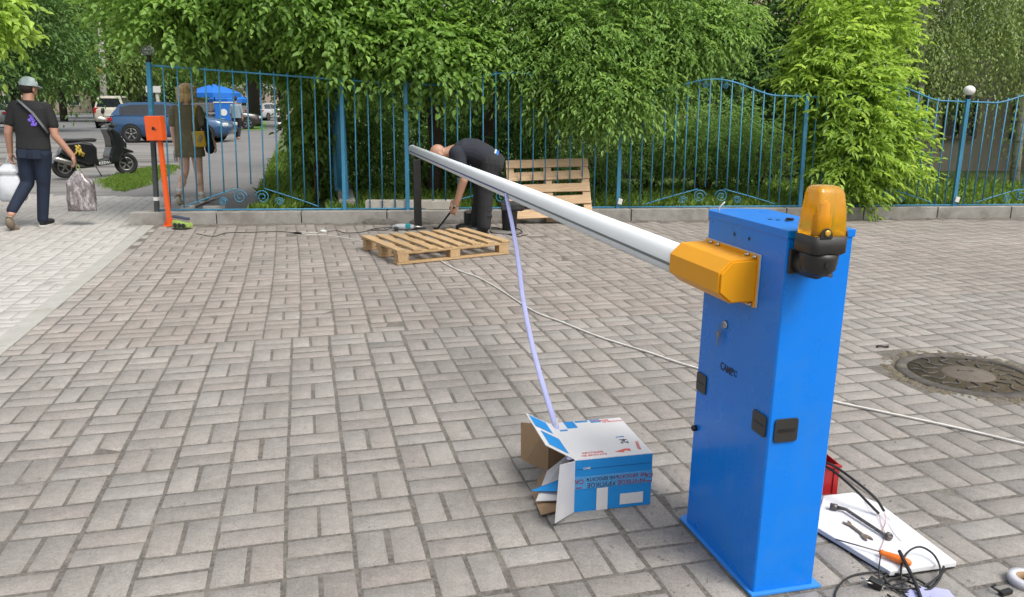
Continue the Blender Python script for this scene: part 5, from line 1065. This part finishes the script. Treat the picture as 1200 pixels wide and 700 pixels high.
# --- worker bending over (faces -X in his own frame = towards photo left)
wg_ = G(566, 273); wk = empty('person', wg_, R(0), 'bald worker in dark t-shirt and trousers bending over, gripping an iron rod', 'person')
b = MB(); hipc = Vector((.10, 0, .80)); sh_ = Vector((-.30, 0, .905)); up = (sh_-hipc).normalized(); sY = Vector((0, 1, 0)); dn = up.cross(sY).normalized()
if dn.z > 0: dn = -dn
hc = Vector((-.475, -.02, .865)); P, Mh = head(b, hc, (-.35, -.05, -.93), (-.93, -.05, .35))
chain(b, [hc+Vector((.06, .01, .01)), (-.33, 0, .90)], [.062, .068])
def tr(f, rx, ry, off=0): c = hipc.lerp(sh_, f)-dn*off; return (c, rx, ry, sY, dn)
torso(b, [tr(-.15, .15, .1), tr(.1, .155, .115, .01), tr(.5, .16, .115, .04), tr(.85, .17, .10, .03), tr(1.02, .16, .08, 0), tr(1.1, .07, .06, 0)])
chain(b, [(-.28, -.17, .89), (-.20, -.20, .60), (-.285, -.16, .335)], [.06, .047, .033]); chain(b, [(-.28, .17, .89), (-.22, .2, .62), (-.29, .10, .36)], [.06, .047, .033])
chain(b, [(.09, -.09, .80), (.02, -.10, .44), (.01, -.10, .08)], [.1, .06, .045]); chain(b, [(.09, .09, .80), (-.03, .12, .44), (-.08, .12, .08)], [.1, .06, .045])
hand(b, (-.285, -.16, .335), (-.45, 0, -.9), (-.8, .2, .4), (.5, .8, -.1), .95, 1.05); hand(b, (-.29, .10, .36), (-.4, -.2, -.9), (-.8, -.2, .4), (.4, -.9, -.1), .9, 1.05); voxel('body', b, skin_tan, wk, .0075, 2)
navy = mat('tee_navy', (.022, .025, .037), .9, var=.2, scale=6, bump=.6, bscale=14)
b = MB(); torso(b, [tr(-.04, .172, .125, .0), tr(.1, .18, .14, .012), tr(.5, .185, .145, .045), tr(.85, .2, .125, .035), tr(1.0, .19, .10, .0), tr(1.06, .10, .08, 0)])
for q in (-1, 1): chain(b, [(-.275, q*.16, .885), (-.225, q*.20, .70)], [.088, .078])
shirt = voxel('shirt', b, navy, wk, .009, 3)
trs = mat('trousers_dark', (.024, .025, .028), .9, var=.3, scale=8, bump=.9, bscale=13)
b = MB(); torso(b, [tr(.0, .165, .125, -.0), tr(-.18, .178, .135, -.03), tr(-.33, .16, .115, -.05)]); chain(b, [(.095, -.09, .78), (.03, -.10, .46), (.015, -.10, .11)], [.125, .088, .078]); chain(b, [(.095, .09, .78), (-.02, .12, .46), (-.075, .12, .11)], [.125, .088, .078])
for f_ in (.2, .28, .4, .5): b.ell((.03, -.1, f_), (.085, .085, .022), (R(random.uniform(-15, 15)), 0, 0), 12)
voxel('trousers', b, trs, wk, .009, 2)
mb = MB(); torso(mb, [tr(-.015, .176, .137, -.004), tr(-.06, .178, .139, -.008)]); mb.build('underwear_band', mat('band_white', (.65, .68, .72), .7), wk)
mb = MB(); torso(mb, [tr(-.062, .179, .141, -.010), tr(-.13, .182, .143, -.018)]); mb.build('blue_waistband', mat('band_blue', (.02, .14, .5), .7), wk)
for (hx, hy, dx) in ((.05, -.10, -1), (-.04, .12, -1)):
    b = MB(); shoe(b, (hx, hy, .012), (dx, .1, 0), Z_, .29, .052, .05); sh = voxel('shoe', b, blk, wk, .008, 2); sole((hx+.01, hy, 0), (dx, .1, 0), Z_, .29, .05).build('sole', blk_rub, sh)
mb = MB(); hr = MB(); hr.ell(hc+Vector((.03, -.0, .0)), (.072, .078, .07), Mh, 16)
rd0 = wg_+Vector((-.335, -.13, .27)); rd1 = G(513, 268, .01); rdir = (rd0-rd1).normalized(); mb = MB(); mb.tube([rd1-rd1, rd0-rd1+rdir*.10], [.010, .012], 8); mb.tube([Vector((0, 0, 0)), Vector((-.05, 0, .004))], [.012, .009], 8); o = mb.build('iron_rod', blk_met); o.location = rd1; tag(o, 'dark iron pry bar held by the bending worker', 'pry bar')

# --- far pedestrians
def walker(px_, v, rz, label, top_m, leg_m, hair_m, h=1.68):
    g = G(px_, v); e = empty('person', g, rz, label, 'person'); k = h/1.68
    b = MB(); hcc = Vector((0, 0, 1.56*k)); head(b, hcc, Y_, Z_); chain(b, [hcc, (0, 0, 1.36*k)], [.05, .05]); torso(b, [tors(1.36*k, .06, .05), tors(1.3*k, .15, .08), tors(1.1*k, .14, .09), tors(.85*k, .15, .1)])
    for q in (-1, 1): chain(b, [(q*.17, 0, 1.3*k), (q*.22, 0, 1.06*k), (q*.22, .08, .84*k)], [.045, .036, .026]); hand(b, (q*.22, .08, .83*k), (0, .1, -1), (0, 1, 0), (-q, 0, 0), .5); chain(b, [(q*.08, 0, .84*k), (q*.07, .06*q, .45*k), (q*.07, -.12*q, .07)], [.08, .05, .035]); b.ell((q*.07, -.12*q+.05, .04), (.045, .12, .04), None, 10)
    voxel('body', b, skin, e, .012, 1)
    b = MB(); torso(b, [tors(1.37*k, .08, .07), tors(1.3*k, .19, .1), tors(1.1*k, .18, .12), tors(.82*k, .2, .13)]); [chain(b, [(q*.17, 0, 1.3*k), (q*.225, 0, 1.02*k)], [.07, .055]) for q in (-1, 1)]; voxel('top', b, top_m, e, .014, 2)
    b = MB(); torso(b, [tors(.92*k, .165, .11), tors(.8*k, .17, .12)]); [chain(b, [(q*.08, 0, .82*k), (q*.07, .06*q, .45*k), (q*.07, -.10*q, .12)], [.1, .07, .055]) for q in (-1, 1)]; voxel('trousers', b, leg_m, e, .014, 2)
    b = MB(); b.ell(hcc+Vector((0, -.02, .03)), (.09, .1, .09), None, 12); b.build('hair', hair_m, e); return e
walker(279, 163, R(5), 'distant person in pale blue top and dark trousers on the sidewalk', mat('top_pale_blue', (.22, .30, .36), .8), mat('trousers_black', (.02, .02, .025), .9), MATS['hair_dark'])
walker(333, 147, R(5), 'far small figure in dark clothes at the end of the sidewalk', mat('top_dark', (.08, .07, .06), .8), mat('trousers_black2', (.02, .02, .025), .9), MATS['hair_dark'])
# ============================================================ SCOOTER
gR, gF = G(76, 209), G(150, 204.5); sdv = (gF-gR); Lw = 1.26; angs = math.atan2(sdv.y, sdv.x)
sco = empty('motor_scooter', (gR+gF)/2, angs, 'black motor scooter parked on its stand behind the man in the cap', 'scooter'); sco.scale = (.92, .92, .92)
sb_ = mat('scooter_black', (.016, .017, .019), .22, var=.2, scale=5, coat=.6); tyre = mat('tyre', (.018, .018, .018), .8, var=.2, scale=30); rimm = mat('alloy', (.45, .45, .46), .35, .8, var=.1); dark_e = mat('engine_dark', (.05, .05, .05), .5, .4, var=.3, scale=20)
Msd = Matrix(((1, 0, 0, 0), (0, 0, 1, 0), (0, 1, 0, 0), (0, 0, 0, 1)))     # polygon (x,z) extruded across y
def wheel(parent, x, r_, w_, rz=0, y=0, nm='wheel', spokes=5, inner=.6):
    e = empty(nm, (x, y, r_), rz); e.parent = parent
    MB().lathe([(r_*inner, -w_*.38), (r_*.9, -w_*.5), (r_*.985, -w_*.36), (r_, 0), (r_*.985, w_*.36), (r_*.9, w_*.5), (r_*inner, w_*.38), (r_*inner, -w_*.38)], (0, 0, 0), 36, (R(90), 0, 0), caps=False).build('tyre', tyre, e)
    mb = MB(); mb.lathe([(r_*inner*.9, -w_*.36), (r_*inner, -w_*.40), (r_*inner, w_*.40), (r_*inner*.9, w_*.36), (r_*inner*.86, 0), (r_*inner*.9, -w_*.36)], (0, 0, 0), 36, (R(90), 0, 0), caps=False)
    mb.lathe([(r_*.13, -w_*.4), (r_*.15, -w_*.3), (r_*.15, w_*.3), (r_*.13, w_*.4)], (0, 0, 0), 18, (R(90), 0, 0))
    for k in range(spokes):
        a_ = 2*math.pi*k/spokes+.3
        for s_ in (-1, 1): mb.beam((r_*.1*math.cos(a_), s_*w_*.34, r_*.1*math.sin(a_)), (r_*inner*.95*math.cos(a_), s_*w_*.36, r_*inner*.95*math.sin(a_)), r_*.13, w_*.08, up=(0, 1, 0))
    mb.build('rim', rimm, e); MB().lathe([(r_*inner*.84, -w_*.1), (r_*inner*.84, w_*.1)], (0, 0, 0), 30, (R(90), 0, 0)).build('brake_disc', dark_e, e); return e
wheel(sco, -.63, .235, .11); wheel(sco, .63, .235, .10, R(-14))
def sidep(poly, w_, m, nm, parent, bev=.02, y=0): return MB().prism(poly, y-w_/2, y+w_/2, Msd, bev).build(nm, m, parent)
sidep([(-.72, .52), (-.60, .72), (-.30, .74), (-.08, .70), (.02, .60), (.00, .40), (.05, .27), (-.20, .25), (-.42, .34), (-.60, .44)], .27, sb_, 'rear_fairing', sco, .045)
sidep([(-.02, .22), (.33, .25), (.40, .35), (.30, .38), (.02, .33)], .30, sb_, 'floorboard', sco, .02)
sidep([(.24, .26), (.42, .28), (.54, .48), (.57, .70), (.47, .92), (.32, 1.02), (.22, .98), (.29, .80), (.30, .60), (.22, .42)], .40, sb_, 'leg_shield', sco, .05)
sidep([(.46, .52), (.56, .60), (.80, .50), (.80, .46), (.60, .47), (.50, .42)], .12, sb_, 'front_mudguard', sco, .02)
sidep([(.44, .60), (.62, .62), (.66, .56), (.58, .78), (.46, .92), (.38, .92)], .24, sb_, 'nose', sco, .035)
st_ = MB().prism([(-.66, .76), (-.55, .80), (-.3, .79), (-.02, .80), (.05, .77), (.0, .72), (-.3, .735), (-.62, .735)], -.125, .125, Msd, .025).build('seat', mat('seat_vinyl', (.02, .02, .021), .55, bump=.15), sco)
sidep([(-.60, .22), (-.30, .18), (-.05, .2), (-.05, .3), (-.3, .33), (-.55, .33)], .16, dark_e, 'engine', sco, .03)
MB().tube([(-.30, -.13, .24), (-.46, -.15, .27), (-.52, -.16, .30), (-.80, -.16, .40), (-.86, -.16, .42)], [.02, .03, .055, .055, .03], 14).build('exhaust', chrome, sco)
sidep([(-.80, .44), (-.72, .52), (-.58, .50), (-.70, .40), (-.86, .30)], .14, sb_, 'rear_mudguard', sco, .02)
mb = MB()
for s_ in (-1, 1): mb.tube([(.63, s_*.07, .235), (.50, s_*.06, .62)], .018, 8)
mb.tube([(.50, 0, .6), (.40, 0, .98)], .03, 8); mb.build('fork', dark_e, sco)
sidep([(.30, .97), (.42, .99), (.50, 1.04), (.44, 1.10), (.32, 1.09)], .20, sb_, 'headset', sco, .03)
hb = MB().tube([(.30, -.33, 1.05), (.36, -.2, 1.09), (.38, 0, 1.07), (.36, .2, 1.09), (.30, .33, 1.05)], .013, 8).build('handlebar', dark_e, sco)
for s_ in (-1, 1):
    MB().tube([(.30, s_*.33, 1.05), (.325, s_*.24, 1.065)], .02, 10).build('grip', blk_rub, hb); MB().tube([(.40, s_*.2, 1.07), (.33, s_*.36, 1.045)], .006, 6).build('brake_lever', chrome, hb)
    m_ = empty('mirror', (.36, s_*.2, 1.09)); m_.parent = sco; hx_ = -.20 if s_ < 0 else .02; MB().tube([(0, 0, 0), (hx_*.4, s_*.04, .04 if s_ < 0 else .13), (hx_*.8, s_*.08, .09 if s_ < 0 else .22)], .008, 6).build('mirror_arm', dark_e, m_)
    MB().ell((hx_*1.25, s_*.09, .11 if s_ < 0 else .26), (.085 if s_ < 0 else .04, .03, .04 if s_ < 0 else .07), (0, R(12), 0), 14).build('mirror_head', white_p if s_ < 0 else blk, m_)
MB().box((.60, 0, .72), (.05, .16, .09), (0, R(-30), 0), .015).build('headlight', mat('lamp_lens_clear', (.6, .62, .65), .1), sco)
mb = MB(); mb.tube([(-.05, -.10, .22), (.0, -.22, .02)], .012, 6); mb.build('side_stand', dark_e, sco)
mb = MB()
for q in range(8): mb.tube([(-.38+random.uniform(-.05, .05), -.15, .62+random.uniform(-.05, .05)), (-.38+random.uniform(-.1, .12), -.19, .55+random.uniform(-.12, .1))], .02, 7)
mb.build('yellow_cloth', mat('cloth_yellow', (.50, .36, .06), .8, var=.2), sco)
text('lettering', 'KEEWAY', .085, frame((.17, -.1525, .285), (1, 0, .06), (0, 0, 1)), white_p, sco)
mb = MB(); mb.box((.17, -.1505, .315), (.30, .002, .012)); mb.build('chrome_line', dark_e, sco)

# ============================================================ CARS
def car(name, label, loc, rz, paint, L_=4.25, W_=1.78, H_=1.45, kind='hatch', group=None):
    e = empty(name, loc, rz, label, 'car', group)          # local +X = front
    if kind == 'suv': low = [(-2.15, .55), (-2.17, .95), (-2.1, 1.12), (1.0, 1.12), (1.9, 1.02), (2.1, .85), (2.12, .45)]; roof = [(-2.12, 1.12), (-1.95, 1.74), (-1.6, 1.80), (.2, 1.80), (.75, 1.12)]; H0 = 1.8
    elif kind == 'saloon': roof = [(-1.75, .95), (-1.05, 1.38), (-.3, 1.43), (.35, 1.38), (1.1, .93)]; H0 = 1.43
    else: roof = [(-2.02, .98), (-1.72, 1.37), (-1.3, 1.45), (-.2, 1.47), (.45, 1.36), (1.15, .95)]; H0 = 1.47
    k = 1
    # lower body: cross sections along x
    if kind == 'hatch': st = [(-2.12, .42, .78, .70), (-2.08, .30, .95, .80), (-1.9, .24, .98, .86), (-1.3, .22, .97, .89), (0, .2, .95, .89), (1.1, .22, .93, .885), (1.7, .24, .84, .85), (2.0, .28, .74, .76), (2.1, .38, .62, .64)]
    elif kind == 'suv': st = [(-2.16, .5, 1.05, .74), (-2.1, .38, 1.12, .84), (-1.4, .34, 1.12, .9), (0, .34, 1.12, .9), (.9, .34, 1.12, .9), (1.8, .38, 1.04, .86), (2.1, .5, .9, .75)]
    else: st = [(-2.3, .45, .85, .68), (-2.2, .28, .98, .8), (-1.7, .24, .97, .86), (0, .2, .93, .87), (1.1, .22, .92, .87), (1.9, .25, .82, .82), (2.2, .3, .70, .7)]
    rings = []
    for (x, zb_, zt_, hw) in st:
        prf = [(-hw*.92, zb_), (-hw, zb_+.12), (-hw*1.0, (zb_+zt_)/2+.05), (-hw*.965, zt_-.05), (-hw*.90, zt_), (0, zt_+.015), (hw*.90, zt_), (hw*.965, zt_-.05), (hw, (zb_+zt_)/2+.05), (hw, zb_+.12), (hw*.92, zb_), (0, zb_)]
        rings.append([(x, a_, z) for a_, z in prf])
    bd_ = loftrings(rings).build('body', paint, e)
    def hwz(z): return W_/2*.93-(z-.95)*.30
    g_ = []
    mb = MB(); n = len(roof); base = roof[0][1]
    L0 = [mb.bm.verts.new((x, -hwz(z), z)) for x, z in roof]; L1 = [mb.bm.verts.new((x, hwz(z), z)) for x, z in roof]
    for i in range(n-1): mb.bm.faces.new((L0[i], L0[i+1], L1[i+1], L1[i]))
    mb.bm.faces.new(L0); mb.bm.faces.new(L1[::-1]); mb.bm.faces.new((L0[0], L1[0], L1[-1], L0[-1]))
    bmesh.ops.bevel(mb.bm, geom=[ed for ed in mb.bm.edges if ed.calc_face_angle(0) > .4 and min(v.co.z for v in ed.verts) > base+.05], offset=.05, segments=3, affect='EDGES'); rf_ = mb.build('roof', paint, e)
    # side windows
    def roofz(x):
        for (x0, z0), (x1, z1) in zip(roof, roof[1:]):
            if x0 <= x <= x1: return z0+(z1-z0)*(x-x0)/(x1-x0)
        return base
    x0, x1 = roof[0][0]+.32, roof[-1][0]-.22; xs = [(x0, -.62), (-.56, .28), (.34, x1)] if kind != 'suv' else [(-1.85, -.95), (-.88, -.1), (-.03, .6)]
    for sd_ in (-1, 1):
        for (a_, c_) in xs:
            ts = np.linspace(a_, c_, 6); top_ = [(t_, max(base+.04, roofz(t_)-.09)) for t_ in ts]; lo_ = [(c_, base+.015), (a_, base+.015)]
            poly = top_+lo_; mb = MB(); vs = [mb.bm.verts.new((x, sd_*(hwz(z)+.006), z)) for x, z in poly]; mb.bm.faces.new(vs); mb.build('side_window', glass, rf_)
        MB().box((roof[-1][0]-.25, sd_*(W_/2+.06), base+.07), (.12, .16, .11), None, .03).build('mirror', paint, e)
        hl = MB().box((st[-1][0]-.14, sd_*.60, .66 if kind != 'suv' else .86), (.22, .30, .13), (0, 0, sd_*R(-28)), .03).build('headlight', mat('headlight_glass', (.65, .68, .7), .08), e)
        tlz = .84 if kind != 'suv' else 1.0
        MB().box((st[0][0]+.085, sd_*.70, tlz), (.16, .26, .13 if kind != 'suv' else .3), (0, 0, sd_*R(20)), .025).build('tail_light', mat('tail_red', (.5, .01, .02), .15), e)
        mb = MB()
        for xd in (.32, -.6): mb.box((xd, sd_*(W_/2*1.003-.002), .62), (.006, .004, .56))
        mb.box((-.45, sd_*(W_/2+.002), .80), (.16, .02, .025), None, .006); mb.build('door_trim', blk, bd_)
    def band(p, q, inset, nm):
        (xa, za), (xb, zb__) = p, q; d = Vector((xb-xa, 0, zb__-za)).normalized(); nrm_ = Vector((-d.z, 0, d.x)); nrm_ = nrm_ if nrm_.z > 0 else -nrm_
        mb = MB(); a0, a1 = Vector((xa, 0, za))+d*.06+nrm_*.006, Vector((xb, 0, zb__))-d*.08+nrm_*.006
        vs = [mb.bm.verts.new(v) for v in ((a0.x, -hwz(za)+inset, a0.z), (a0.x, hwz(za)-inset, a0.z), (a1.x, hwz(zb__)-inset, a1.z), (a1.x, -hwz(zb__)+inset, a1.z))]; mb.bm.faces.new(vs); mb.build(nm, glass, rf_)
    band(roof[0], roof[1], .10, 'rear_window'); band(roof[-2], roof[-1], .08, 'windscreen')
    MB().box((st[0][0]-.02, 0, .55 if kind != 'suv' else .75), (.02, .50, .11), None, .004).build('number_plate', white_p, e); MB().box((0, 0, .25), (3.4, 1.5, .12)).build('underbody', blk, e)
    wr = .32 if kind != 'suv' else .36
    for x in (-1.32, 1.30):
        for sd_ in (-1, 1):
            MB().lathe([(wr+.045, -.02), (wr+.045, .012)], (x, sd_*(W_/2-.005), wr+.01), 28, (R(90), 0, 0)).build('wheel_arch', blk, bd_); wheel(e, x, wr, .20, 0, sd_*(W_/2-.07), spokes=5, inner=.66)
    return e
paint_b = mat('car_blue', (.028, .095, .215), .22, var=.03, metal=.3, coat=.8); paint_n = mat('car_navy', (.010, .016, .032), .25, var=.03, coat=.3); paint_s = mat('car_beige', (.66, .62, .52), .3, var=.03, coat=.4)
gb = G(152, 166.4); cb_ = Vector((gb.x+1.35*.99, gb.y+.88, 0)); car('parked_car', 'bright blue hatchback parked side on behind the scooter and orange post', (cb_.x+.05, cb_.y, -.03), R(5), paint_b)
gb = G(139, 149.0); car('parked_car', 'beige off road car seen from behind beyond the blue hatchback', (gb.x, gb.y, -.02), R(106), paint_s, kind='suv')
gb = G(-6, 149); car('parked_car', 'grey car at the far left beside the man in the cap', (gb.x-1.0, gb.y, -.02), R(178), mat('car_grey', (.25, .26, .27), .25, coat=.6), kind='saloon')
for i, (u, v, rz, c_, lb) in enumerate(((262, 151, 20, (.05, .035, .04), 'small dark car behind the front of the blue hatchback'), (312, 141, 80, (.5, .5, .52), 'silver car at the far end of the sidewalk'), (185, 141.5, 10, (.6, .6, .6), 'white car far behind the roof of the blue hatchback'))):
    gb = G(u, v); car('parked_car', lb, (gb.x, gb.y, -.02), R(rz), mat('car_paint_%s' % ('dark', 'silver', 'white')[i], c_, .25, coat=.6))
# ============================================================ UMBRELLAS, LAMP POLE, SIGN, BOLLARD
ub = mat('umbrella_blue', (.01, .16, .62), .7, var=.05)
for i, (u, v, Y, rr_, hh, lb) in enumerate(((252, 109, 40, 1.25, 2.3, 'bright blue parasol left of the distant walker'), (268, 114, 44, 1.0, 2.05, 'second blue parasol directly beside the distant walker'))):
    g = at(u, 124, Y); e = empty('parasol', (g.x, Y, 0), .3, lb, 'parasol'); MB().tube([(0, 0, 0), (0, 0, hh-.1)], .025, 8).build('pole', chrome, e)
    mb = MB(); mb.lathe([(rr_, hh-.62), (rr_*1.01, hh-.42), (rr_*.5, hh-.16), (.03, hh)], n=8, caps=False); cpy = mb.build('canopy', ub, e); 
    for f in cpy.data.polygons: f.use_smooth = False
    MB().lathe([(.3, 0), (.3, .08)], n=16).build('base', conc, e)
g = at(264, 124, 39); e = empty('vending_cabinet', (g.x, 39, 0), R(5), 'blue drink cabinet with white emblem beside the distant walker', 'cabinet'); MB().box((0, 0, .72), (.85, .7, 1.4), None, .03).build('case', ub, e); mb = MB(); mb.lathe([(.16, 0), (.16, .01)], (.0, -.355, .98), 20, (R(90), 0, 0)); mb.box((0, -.356, .55), (.5, .01, .12)); mb.box((0, -.356, .35), (.4, .01, .06)); mb.build('emblem', white_p, e); MB().box((0, 0, 1.44), (.9, .75, .05), None, .01).build('top', white_p, e)
g = G(123, 146); lp_ = empty('lamp_pole', g, 0, 'pale concrete lamp pole standing at the street edge behind the scooter', 'pole'); lp_.rotation_euler = (0, R(4), 0); MB().tube([(0, 0, 0), (0, 0, 3), (0, 0, 8)], [.22, .19, .13], 12).build('pole', mat('pole_pale', (.42, .40, .36), .9, var=.15, dirt=(.25, .22, .18), dscale=2), lp_)
MB().tube([(0, 0, 7.7), (.8, -.3, 8.3), (1.6, -.6, 8.5)], .05, 8).build('arm', chrome, lp_); MB().box((1.75, -.65, 8.48), (.6, .22, .12), None, .04).build('lamp_head', white_p, lp_); MB().box((-.02, -.25, 3.5), (.6, .05, .5), (0, R(15), 0), .02).build('yellow_sign', mat('sign_yellow', (.30, .26, .06), .6), lp_)
g = G(185, 150); sg_ = empty('street_sign', g, 0, 'white street sign on a pale post just right of the fence end post', 'sign'); MB().tube([(.15, 0, 0), (.15, 0, 2.2)], .10, 10).build('post', MATS['pole_pale'], sg_); MB().box((0, -.13, 2.15), (.85, .03, .36), None, .01).build('panel', white_p, sg_)
g = G(328, 153); e = empty('barrier_post', g, 0, 'dark narrow post with pale bands at the right edge of the sidewalk', 'post'); MB().tube([(0, 0, 0), (0, 0, 1.25)], .09, 10).build('post', blk, e)
for z_ in (.3, .65, 1.0): MB().lathe([(.093, 0), (.093, .12)], (0, 0, z_), 12).build('band', white_p, e)
